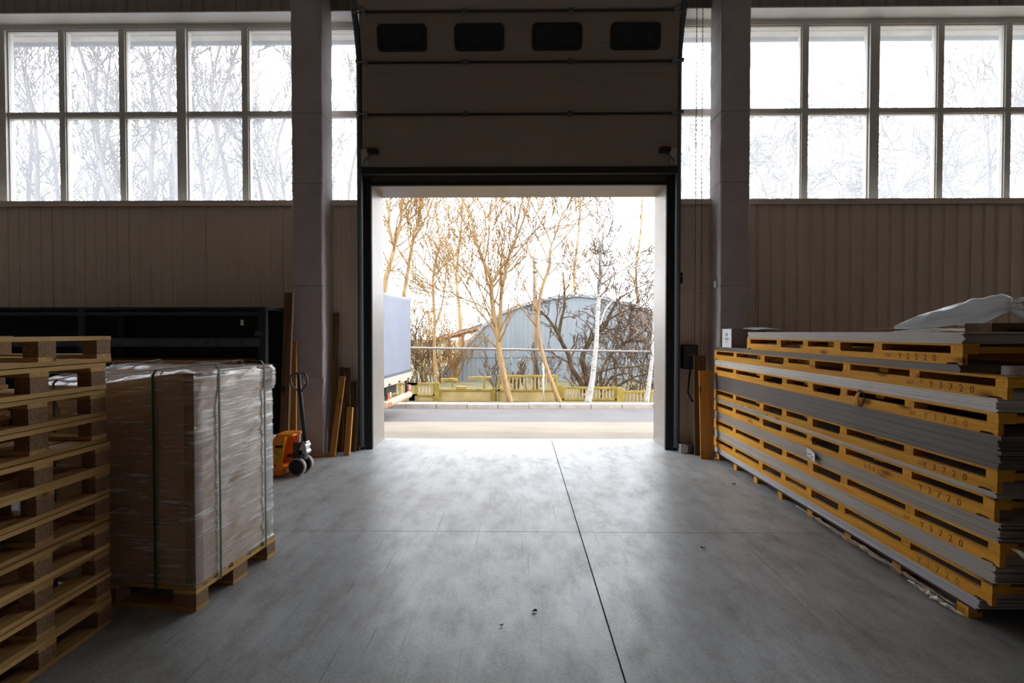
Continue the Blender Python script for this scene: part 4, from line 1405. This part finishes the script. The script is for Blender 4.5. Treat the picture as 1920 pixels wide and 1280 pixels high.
# ------------------------------------------------------------------ corrugated shed
SY = 27.0
shed = empty('corrugated_shed', (0, SY, -0.95))
M_shed = plain('blue_grey_cladding', (0.18, 0.20, 0.215), 0.6, var=0.10, scale=1.2, vscale=(3, 1, .4))
outline_px = [(812, 722), (835, 690), (872, 648), (905, 610), (940, 585), (980, 570), (1040, 556), (1085, 552), (1130, 557), (1190, 572), (1240, 592), (1290, 625), (1340, 690), (1362, 722)]
ol = [(ox(p, SY), oz(q, SY) + 0.95) for p, q in outline_px]
def roof_z(x):
    for (xa, za), (xb, zb) in zip(ol[:-1], ol[1:]):
        if xa <= x <= xb:
            return za + (zb - za) * (x - xa) / (xb - xa)
    return ol[0][1]
xw = ol[0][0]; seam = oz(668, SY) + 0.95
k = 0
while xw < ol[-1][0] - 0.05:
    xe = min(xw + 0.92, ol[-1][0])
    for lowr in (True, False):
        za, zb, zm = roof_z(xw), roof_z(xe), roof_z((xw + xe) / 2)
        if lowr:
            tops = [min(a, seam) for a in (za, zm, zb)]
            base = 0.0
        else:
            if max(za, zb) <= seam + 0.02:
                continue
            tops = [za, zm, zb]; base = seam - 0.05
        n = 8
        pr_ = []
        yoff = 0.0 if lowr else -0.03
        mb = MB()
        cols = []
        for i in range(n + 1):
            u = i / n
            x = xw + (xe - xw) * u
            zt = min(seam, roof_z(x)) if lowr else max(roof_z(x), base + 0.001)
            yy = yoff + (0.006 if i % 2 else -0.006)
            mb.v += [(x, yy, base), (x, yy, max(zt, base + 0.001))]
        for i in range(n):
            mb.f.append((2 * i, 2 * i + 2, 2 * i + 3, 2 * i + 1))
        o = mb.build('cladding_sheet', M_shed, shed)
        solidify(o, 0.01)
    xw = xe
    k += 1
# roof shell running back, and pale barge trims on the front edge
mb = MB()
for x, zz in ol:
    mb.v += [(x, -0.08, zz + 0.02), (x, 12.0, zz + 0.02)]
for i in range(len(ol) - 1):
    mb.f.append((2 * i, 2 * i + 1, 2 * i + 3, 2 * i + 2))
solidify(mb.build('roof_shell', plain('grey_roof', (0.30, 0.31, 0.32), 0.7), shed), 0.03)
for (xa, za), (xb, zb) in zip(ol[:-1], ol[1:]):
    d = Vector((xb - xa, 0, zb - za)); L = d.length
    o = MB().box(0, L, -0.05, 0.0, -0.12, 0.04).build('barge_trim', plain('pale_trim', (0.26, 0.265, 0.27), 0.6), shed, loc=(xa, -0.09, za), rot=(0, -math.atan2(d.z, d.x), 0))
MB().box(ox(857, SY) - .06, ox(857, SY) + .06, -0.07, -0.02, 0, oz(668, SY) + 0.95).build('timber_post', orange_wood('z'), shed)
tag(shed, 'large blue-grey corrugated shed with arched roof beyond the fence', 'shed')

# ------------------------------------------------------------------ derelict lean-to
dl = empty('derelict_shelter', (ox(840, 30), 30, -0.95))
def D(px, py, Y=30): return Vector((ox(px, Y) - ox(840, 30), Y - 30, oz(py, Y) + 0.95))
M_rust = plain('rusty_brown_timber', (0.17, 0.07, 0.027), 0.85, var=0.5, scale=5)
a, b = D(812, 634), D(905, 607)
for i in range(6):
    p, q = a.lerp(b, i / 6), a.lerp(b, (i + 0.96) / 6)
    mb = MB()
    for v in (p, q):
        for dy, dz_ in ((0, 0), (2.5, -0.1)):
            mb.v.append((v.x, v.y + dy, v.z + dz_ + 0.04 * (i % 2)))
    mb.f.append((0, 2, 3, 1))
    solidify(mb.build('roof_sheet', plain('dark_slate_roof', (0.13, 0.10, 0.085), 0.8, var=0.4, scale=5), dl), 0.2)
MB().tube([D(800, 642), D(903, 614)], 0.09, 4).build('eave_beam', M_rust, dl)
MB().tube([D(800, 668), D(868, 662)], 0.07, 4).build('cross_beam', M_rust, dl)
for px, t in ((812, 640), (842, 632), (868, 624)):
    MB().tube([D(px, 722), D(px, t)], 0.09, 4).build('timber_post', M_rust, dl)
for px, w, h1 in ((790, 22, 690), (850, 30, 672), (830, 20, 700)):
    mb = MB(); p = D(px, 722, 30.6); q = D(px + w, h1, 30.6)
    mb.box(p.x, q.x, p.y, p.y + 0.1, p.z, q.z).build('board_wall', plain('bleached_boards', (0.24, 0.17, 0.11), 0.9, var=0.4, scale=4), dl)
tag(dl, 'collapsing rusty timber shelter left of the corrugated shed', 'shelter')

# ------------------------------------------------------------------ trees
M_bark = plain('pale_brown_bark', (0.27, 0.17, 0.075), 0.9, var=0.35, scale=3, vscale=(4, 4, .8), rand=False)
M_barkd = plain('dark_brown_bark', (0.085, 0.048, 0.022), 0.9, var=0.4, scale=3, rand=False)
M_twig = plain('golden_twigs', (0.23, 0.13, 0.042), 0.9, var=0.3, rand=False)
M_twigp = plain('pale_birch_twigs', (0.15, 0.115, 0.095), 0.9, var=0.3, rand=False)
M_birch = birch_bark()
M_barkg = plain('grey_brown_bark', (0.085, 0.065, 0.055), 0.9, var=0.3, rand=False)
M_twigg = plain('grey_brown_twigs', (0.06, 0.045, 0.038), 0.9, var=0.3, rand=False)
M_moss = mossy_bark()


def smooth_path(pts, n=5):
    """Catmull-Rom through (Vector, radius)"""
    out = []
    P = [pts[0]] + list(pts) + [pts[-1]]
    for i in range(1, len(P) - 2):
        for k in range(n):
            t = k / n
            a, b, c, d = P[i - 1], P[i], P[i + 1], P[i + 2]
            v = 0.5 * ((2 * b[0]) + (c[0] - a[0]) * t + (2 * a[0] - 5 * b[0] + 4 * c[0] - d[0]) * t * t + (3 * b[0] - a[0] - 3 * c[0] + d[0]) * t ** 3)
            out.append((v, b[1] + (c[1] - b[1]) * t))
    out.append(pts[-1])
    return out


class Tree:
    def __init__(s, seed, up=0.25, wig=0.10, droop=0.0):
        s.r = random.Random(seed); s.b = MB(); s.t = MB(); s.tm = 0.0105; s.up = up; s.wig = wig; s.droop = droop

    def rv(s):
        r = s.r
        v = Vector((r.gauss(0, 1), r.gauss(0, 1), r.gauss(0, 1)))
        return v.normalized()

    def grow(s, p, d, L, rad, depth, kids, spread=0.75):
        r = s.r
        n = 4 if depth > 0 else 3
        pts = [p.copy()]; rads = [rad]
        dd = d.copy()
        for i in range(n):
            dd = (dd + s.rv() * s.wig * 1.6 + Vector((0, 0, s.up * 0.35 - s.droop * (i / n)))).normalized()
            pts.append(pts[-1] + dd * (L / n))
            rads.append(max(s.tm, rad * (1 - (i + 1) / n * 0.75)))
        s.t.tube(pts, rads, 4 if rad > 0.012 else 3, cap=False)
        if depth <= 0:
            return
        for _ in range(kids[0]):
            t = r.uniform(0.25, 1.0)
            f = t * n; i = min(n - 1, int(f)); q = pts[i].lerp(pts[i + 1], f - i)
            ax = (pts[i + 1] - pts[i]).normalized()
            nd = (ax + s.rv() * spread + Vector((0, 0, s.up))).normalized()
            s.grow(q, nd, L * r.uniform(0.35, 0.65), max(s.tm, rads[i] * 0.55), depth - 1, kids[1:] or kids, spread)

    def limb(s, pts, sides=8, n=14, L=(1.1, 2.9), depth=2, kids=(4, 4), t0=0.3, spread=0.8, k=5):
        path = smooth_path(pts, k)
        s.b.tube([a for a, _ in path], [b for _, b in path], sides)
        r = s.r
        m = len(path) - 1
        for _ in range(int(n * 1.25)):
            t = t0 + (1 - t0) * r.random()
            f = t * m; i = min(m - 1, int(f)); q = path[i][0].lerp(path[i + 1][0], f - i)
            ax = (path[i + 1][0] - path[i][0]).normalized()
            side = s.rv(); side = (side - ax * side.dot(ax)).normalized()
            nd = (ax * 0.6 + side * spread + Vector((0, 0, s.up))).normalized()
            s.grow(q, nd, r.uniform(*L), min(path[i][1] * 0.45, 0.035), depth, kids, spread)

    def done(s, name, base, label, bark, twig, cat='tree', group=None):
        root = empty(name, base)
        off = Vector(base)
        for mb, nm, mt in ((s.b, 'trunk', bark), (s.t, 'branches', twig)):
            mb.v = [(a - off.x, b - off.y, c - off.z) for a, b, c in mb.v]
            o = mb.build(nm, mt, root, smooth=True)
            if nm == 'branches':
                o['kind'] = 'stuff'
        return tag(root, label, cat, group)


def PX(Y, lst):
    """pixel polyline (px,py,radius_m[,dY]) at depth Y -> limb points"""
    out = []
    for e in lst:
        yy = Y + (e[3] if len(e) > 3 else 0)
        out.append((Vector((ox(e[0], yy), yy, oz(e[1], yy))), e[2] * 0.74))
    return out


G = 'bare trees beyond the road'
# main twin-stemmed tree
Y = 18.0
t = Tree(1)
t.limb(PX(Y, [(957, 756, .16), (948, 720, .15), (938, 670, .14), (934, 640, .13), (926, 590, .12), (922, 555, .11), (922, 530, .10)]), 10, 8, t0=.4)
t.limb(PX(Y, [(922, 530, .085), (907, 490, .07), (893, 450, .055), (884, 410, .045), (868, 375, .035), (850, 330, .025)]), 7, 12, t0=.1)
t.limb(PX(Y, [(922, 532, .08), (938, 505, .07), (955, 478, .06), (966, 455, .05), (968, 430, .04, .2), (975, 395, .03), (985, 350, .02)]), 7, 12, t0=.1)
t.limb(PX(Y, [(936, 650, .12), (938, 600, .10), (940, 550, .09), (948, 510, .08), (956, 475, .07), (975, 430, .05, -.3), (990, 385, .04, -.4), (1000, 330, .025)]), 8, 16, t0=.2)
t.limb(PX(Y, [(932, 630, .06), (912, 600, .05), (896, 580, .04), (880, 548, .035), (862, 520, .028, -.4), (835, 490, .02)]), 6, 10, t0=.2)
t.limb(PX(Y, [(928, 600, .04), (905, 575, .035), (870, 560, .028), (840, 545, .02)]), 5, 8, t0=.2)
t.limb(PX(Y, [(908, 492, .035), (915, 460, .03), (917, 420, .025), (922, 385, .02)]), 5, 6, t0=.2)
t.done('bare_tree', (ox(957, Y), Y, GZ), 'twin-stemmed pale bare tree left of centre in the doorway', M_bark, M_twig, group=G)
# leaning slender tree
Y = 17.9
t = Tree(2)
t.limb(PX(Y, [(1050, 756, .13), (1036, 720, .11), (1022, 680, .10), (1012, 640, .09), (1008, 600, .085), (1012, 560, .08), (1020, 528, .075), (1030, 500, .07), (1031, 470, .065)]), 9, 6, t0=.4)
t.limb(PX(Y, [(1031, 470, .05), (1036, 455, .045), (1045, 430, .04), (1052, 408, .035), (1065, 385, .028), (1080, 350, .02)]), 6, 9, t0=.1)
t.limb(PX(Y, [(1034, 460, .04), (1024, 435, .034), (1010, 410, .028), (998, 385, .02), (990, 350, .015)]), 6, 9, t0=.1)
t.limb(PX(Y, [(1031, 470, .03), (1042, 490, .025), (1052, 505, .02), (1060, 540, .016)]), 5, 4, t0=.2)
t.done('bare_tree', (ox(1050, Y), Y, GZ), 'slender bare tree leaning left across the utility pole', M_bark, M_twig, group=G)
# birch with broom growths
Y = 17.8
t = Tree(3, up=0.1)
t.limb(PX(Y, [(1102, 756, .17), (1110, 715, .13), (1114, 680, .115), (1118, 640, .105), (1120, 590, .10), (1123, 545, .095), (1125, 500, .085), (1123, 460, .07), (1124, 420, .055), (1131, 375, .045), (1136, 320, .03), (1140, 250, .02)]), 10, 26, L=(.5, 1.6), depth=2, kids=(3, 3), t0=.35)
t.limb(PX(Y, [(1124, 610, .05), (1135, 580, .045), (1150, 562, .035), (1168, 545, .025)]), 6, 5, t0=.3)
t.limb(PX(Y, [(1120, 560, .04), (1108, 535, .03), (1095, 515, .022), (1080, 490, .015)]), 5, 5, t0=.3)
for cx, cy in ((1117, 478), (1131, 478), (1132, 500)):
    c = Vector((ox(cx, Y), Y, oz(cy, Y)))
    for _ in range(16):
        t.grow(c, (t.rv() + Vector((0, 0, .7))).normalized(), t.r.uniform(.25, .6), .014, 1, (3,))
t.done('birch_tree', (ox(1102, Y), Y, GZ), 'white birch with twig brooms right of centre in the doorway', M_birch, M_twigp, group=G)
# second birch at the right jamb
Y = 17.9
t = Tree(4, up=0.1)
t.limb(PX(Y, [(1212, 756, .12), (1217, 715, .10), (1221, 680, .09), (1224, 640, .08), (1226, 580, .07), (1228, 500, .06), (1232, 400, .04), (1236, 300, .02)]), 9, 18, L=(.5, 1.5), kids=(3, 3), t0=.3)
t.done('birch_tree', (ox(1212, Y), Y, GZ), 'white birch trunk hard against the right door jamb', M_birch, M_twigp, group=G)
# gnarled mossy tree
Y = 20.3
t = Tree(5, up=0.1, wig=0.22)
kw = dict(L=(.5, 1.5), depth=2, kids=(4, 3), spread=1.0)
t.limb(PX(Y, [(1098, 735, .15), (1085, 710, .14), (1072, 690, .13), (1066, 665, .12), (1055, 645, .11), (1046, 625, .10), (1030, 600, .07), (1014, 583, .05)]), 8, 8, t0=.3, **kw)
t.limb(PX(Y, [(1048, 628, .09), (1052, 600, .08), (1058, 575, .07), (1058, 545, .06), (1055, 510, .04)]), 7, 8, t0=.2, **kw)
t.limb(PX(Y, [(1105, 735, .17), (1098, 700, .16), (1092, 672, .15), (1102, 645, .14), (1118, 625, .12), (1135, 610, .10), (1143, 590, .08), (1155, 570, .05)]), 9, 14, t0=.3, **kw)
t.limb(PX(Y, [(1128, 735, .09), (1126, 705, .08), (1134, 680, .07), (1150, 658, .07), (1170, 644, .065), (1195, 630, .055), (1212, 614, .045), (1220, 590, .03)]), 7, 12, t0=.3, **kw)
t.limb(PX(Y, [(1133, 728, .07), (1145, 708, .06), (1162, 702, .05), (1184, 698, .03)]), 6, 5, t0=.3, **kw)
t.limb(PX(Y, [(1136, 732, .08), (1160, 722, .07), (1185, 708, .06), (1210, 700, .05), (1235, 690, .04)]), 6, 8, t0=.3, **kw)
t.limb(PX(Y, [(1118, 700, .05), (1150, 690, .045), (1185, 688, .04), (1220, 682, .03)]), 6, 6, t0=.3, **kw)
t.limb(PX(Y, [(1165, 645, .03), (1172, 620, .025), (1180, 600, .02), (1185, 570, .015)]), 5, 6, t0=.2, **kw)
t.limb(PX(Y, [(1140, 600, .05), (1165, 585, .04), (1195, 578, .03), (1225, 600, .02)]), 5, 12, t0=.1, **kw)
t.limb(PX(Y, [(1140, 598, .05), (1155, 565, .04), (1180, 548, .03), (1215, 530, .02)]), 5, 14, t0=.1, **kw)
t.limb(PX(Y, [(1128, 738, .03), (1138, 690, .03), (1150, 650, .028), (1160, 600, .022), (1160, 540, .015)]), 5, 6, t0=.3, **kw)
t.done('gnarled_tree', (ox(1110, Y), Y, -0.9), 'dark mossy many-armed tree between the birches before the shed', M_moss, M_barkd, group=G)
# left pair behind the truck
Y = 21.0
t = Tree(6)
t.limb(PX(Y, [(712, 760, .22), (716, 600, .18), (722, 530, .15), (730, 498, .13), (740, 460, .11)]), 9, 5, t0=.5)
t.limb(PX(Y, [(740, 460, .09), (731, 430, .08), (730, 400, .07), (733, 360, .05), (738, 280, .03)]), 7, 10, t0=.2)
t.limb(PX(Y, [(740, 462, .09), (749, 430, .08), (753, 400, .07), (755, 360, .05), (765, 280, .03)]), 7, 12, t0=.2)
t.limb(PX(Y, [(738, 490, .04), (770, 460, .035), (800, 440, .03), (825, 420, .02)]), 5, 8, t0=.2)
t.done('bare_tree', (ox(712, Y), Y, -0.93), 'forked bare tree at the left jamb above the truck', M_bark, M_twig, group=G)
Y = 22.5
t = Tree(7)
t.limb(PX(Y, [(748, 760, .16), (752, 600, .14), (758, 550, .12), (766, 500, .10), (775, 450, .085), (783, 420, .07), (790, 380, .05), (797, 320, .03)]), 8, 18, t0=.4)
t.limb(PX(Y, [(775, 450, .05), (790, 425, .045), (803, 400, .04), (815, 365, .03)]), 6, 9, t0=.2)
t.done('bare_tree', (ox(748, Y), Y, -0.93), 'tall bare tree rising just right of the truck tarpaulin', M_bark, M_twig, group=G)
Y = 24.5
t = Tree(8)
t.limb(PX(Y, [(818, 735, .11), (814, 660, .10), (815, 600, .09), (812, 545, .075), (813, 510, .06), (822, 470, .04), (835, 430, .025)]), 7, 14, t0=.4)
t.limb(PX(Y, [(815, 610, .06), (828, 575, .05), (834, 530, .04), (842, 480, .025)]), 6, 9, t0=.3)
t.limb(PX(Y, [(813, 512, .04), (795, 490, .03), (780, 470, .02)]), 5, 5, t0=.2)
t.done('bare_tree', (ox(818, Y), Y, -0.94), 'thin bare tree standing before the derelict timber shelter', M_bark, M_twig, group=G)
Y = 34.0
for sd, px, lab in ((20, 860, 'hazy bare tree far behind the left slope of the shed roof'), (21, 1080, 'hazy bare tree far behind the shed ridge'), (22, 1195, 'hazy bare tree far behind the right part of the shed')):
    t = Tree(sd)
    t.limb(PX(Y, [(px, 715, .18), (px + 3, 600, .16), (px - 4, 520, .12), (px + 4, 440, .08), (px + 8, 360, .05), (px + 10, 280, .03)]), 7, 26, t0=.35, L=(1.5, 3.8))
    t.done('bare_tree', (ox(px, Y), Y, -0.94), lab, M_bark, M_twig, group=G)

# scrub around the shelter and behind
def shrub(px, Y, h, wdt, n, seed, label, mat=None, leaves=0):
    t = Tree(seed, up=0.3, wig=0.25)
    base = Vector((ox(px, Y), Y, -0.94))
    for _ in range(n):
        p = base + Vector((t.r.uniform(-wdt, wdt), t.r.uniform(-.6, .6), 0))
        d = (Vector((t.r.gauss(0, .35), t.r.gauss(0, .35), 1))).normalized()
        t.grow(p, d, h * t.r.uniform(.6, 1.1), .022, 2, (5, 4))
    t.b.tube([base, base + Vector((0, 0, h * .5))], [.03, .015], 6)
    root = t.done('bare_shrub', tuple(base), label, M_barkd, mat or M_twig, 'shrub', 'bare scrub beyond the fence')
    if leaves:
        lf = MB()
        for _ in range(leaves):
            c = Vector((t.r.gauss(0, wdt * .6), t.r.gauss(0, .6), abs(t.r.gauss(h * .55, h * .28))))
            s_ = t.r.uniform(.03, .08)
            a_, b_ = t.rv() * s_, t.rv() * s_
            i0 = len(lf.v)
            lf.v += [tuple(c), tuple(c + a_), tuple(c + a_ + b_), tuple(c + b_)]
            lf.f.append((i0, i0 + 1, i0 + 2, i0 + 3))
        lo = lf.build('leaves', plain('dry_olive_leaves', (0.26, 0.18, 0.045), 0.8, var=0.4), root)
        lo['kind'] = 'stuff'
    return root
shrub(790, 25.5, 2.6, 1.0, 26, 31, 'brown bare scrub just right of the truck', M_barkd, 500)
shrub(825, 26.0, 2.4, .9, 26, 32, 'brown bare scrub at the foot of the derelict shelter', M_twig, 300)
shrub(765, 36.0, 5.0, 2.5, 30, 33, 'tall golden scrub far behind the truck', M_twig, 2600)
shrub(860, 40.0, 5.6, 3.0, 30, 34, 'tall golden scrub far behind the derelict shelter', M_twig, 2600)
shrub(962, 20.0, 1.6, .8, 14, 35, 'small bare shrub behind the tall baluster fence panel', M_barkd, 150)
shrub(1200, 22.0, 3.0, 1.2, 22, 36, 'dense twiggy scrub behind the right fence panels', M_barkd, 0)
shrub(1085, 19.6, 1.3, .9, 12, 37, 'low brown scrub at the foot of the gnarled tree', M_barkd, 0)

# trees seen only through the window bands
def window_tree(Y, px, lab, seed, h=13.0, birch=False, spreadpx=90, r0=.22):
    t = Tree(seed, up=0.18, droop=0.5 if birch else 0.0)
    t.tm = 0.0185 if birch else 0.0135
    b = (px, 756)
    x0 = ox(px, Y)
    r = t.r
    base = Vector((x0, Y, GZ))
    kw = dict(L=(1.3, 3.4), depth=2, kids=(5, 4), spread=.75)
    fork = base + Vector((r.uniform(-.3, .3), 0, h * .32))
    t.limb([(base, r0), (base.lerp(fork, .5) + Vector((.1, 0, 0)), r0 * .85), (fork, r0 * .75)], 8, 3, t0=.7, **kw)
    n = 2 if birch else 4
    for i in range(n):
        a = (i - (n - 1) / 2) / n * (1.0 if birch else 2.0) + r.uniform(-.12, .12)
        e = fork + Vector((a * h * .30, r.uniform(-1.5, 1.5), h * .70 * r.uniform(.8, 1.05)))
        m1 = fork.lerp(e, .35) + Vector((a * .9, r.uniform(-.3, .3), 0))
        m2 = fork.lerp(e, .7) + Vector((r.uniform(-.4, .4), r.uniform(-.3, .3), 0))
        t.limb([(fork, r0 * .5), (m1, r0 * .38), (m2, r0 * .25), (e, .02)], 6, 13 if not birch else 15, t0=.08, **kw)
    t.done('birch_tree' if birch else 'bare_tree', tuple(base), lab, M_birch if birch else M_barkg, M_twigg, group='trees beyond the windows')


window_tree(19, 60, 'bare tree behind the leftmost panes of the left window', 41, 13)
window_tree(21, 215, 'bare tree behind the second and third panes of the left window', 42, 14)
window_tree(18.5, 320, 'big bare tree behind the middle mullion of the left window', 43, 14, r0=.26)
window_tree(20, 420, 'bare tree behind the pane left of the left column', 44, 13.5)
window_tree(23, 585, 'bare tree behind the left column and the pane beside the door', 45, 12.5)
window_tree(24, 1330, 'faint birch behind the right column', 46, 10, True, r0=.20)
window_tree(23, 1480, 'faint birch behind the pane just right of the right column', 47, 11, True, r0=.20)
window_tree(25, 1600, 'faint birch behind the second pane right of the right column', 48, 11.5, True, r0=.20)
window_tree(23, 1720, 'faint birch behind the third pane right of the right column', 49, 12, True, r0=.20)
window_tree(22, 1880, 'faint bare tree behind the rightmost panes of the right window', 50, 12.5)

# dry leaf scraps on the hall floor
M_leaf = plain('dry_leaf', (0.07, 0.05, 0.035), 0.8, var=0.3)
for i, (px, py, lab) in enumerate(((1002, 1147, 'tiny dark leaf scrap on the floor left of the long joint'),
                                   (940, 1174, 'tiny dark crumb on the floor nearest the camera'),
                                   (1318, 1028, 'tiny dark leaf scrap on the floor before the panel stack'),
                                   (1377, 908, 'tiny dark chip on the floor by the far end of the panel stack'))):
    r = ray(px, py); q = r * (-CAMH / r.z)
    def lf_(u, v, k=i):
        a = u * 2 * math.pi; rr = v * (0.015 if k != 1 else 0.009) * (1 + 0.4 * math.sin(2 * a + k))
        return (math.cos(a) * rr, math.sin(a) * rr * 0.6, 0.004 + 0.010 * v * v * abs(math.sin(a + k)))
    o = MB().grid(lf_, 12, 4).build('leaf_scrap', M_leaf, loc=(q.x, q.y, 0.0))
    solidify(o, 0.002)
    tag(o, lab, 'scrap', 'leaf scraps on the floor')
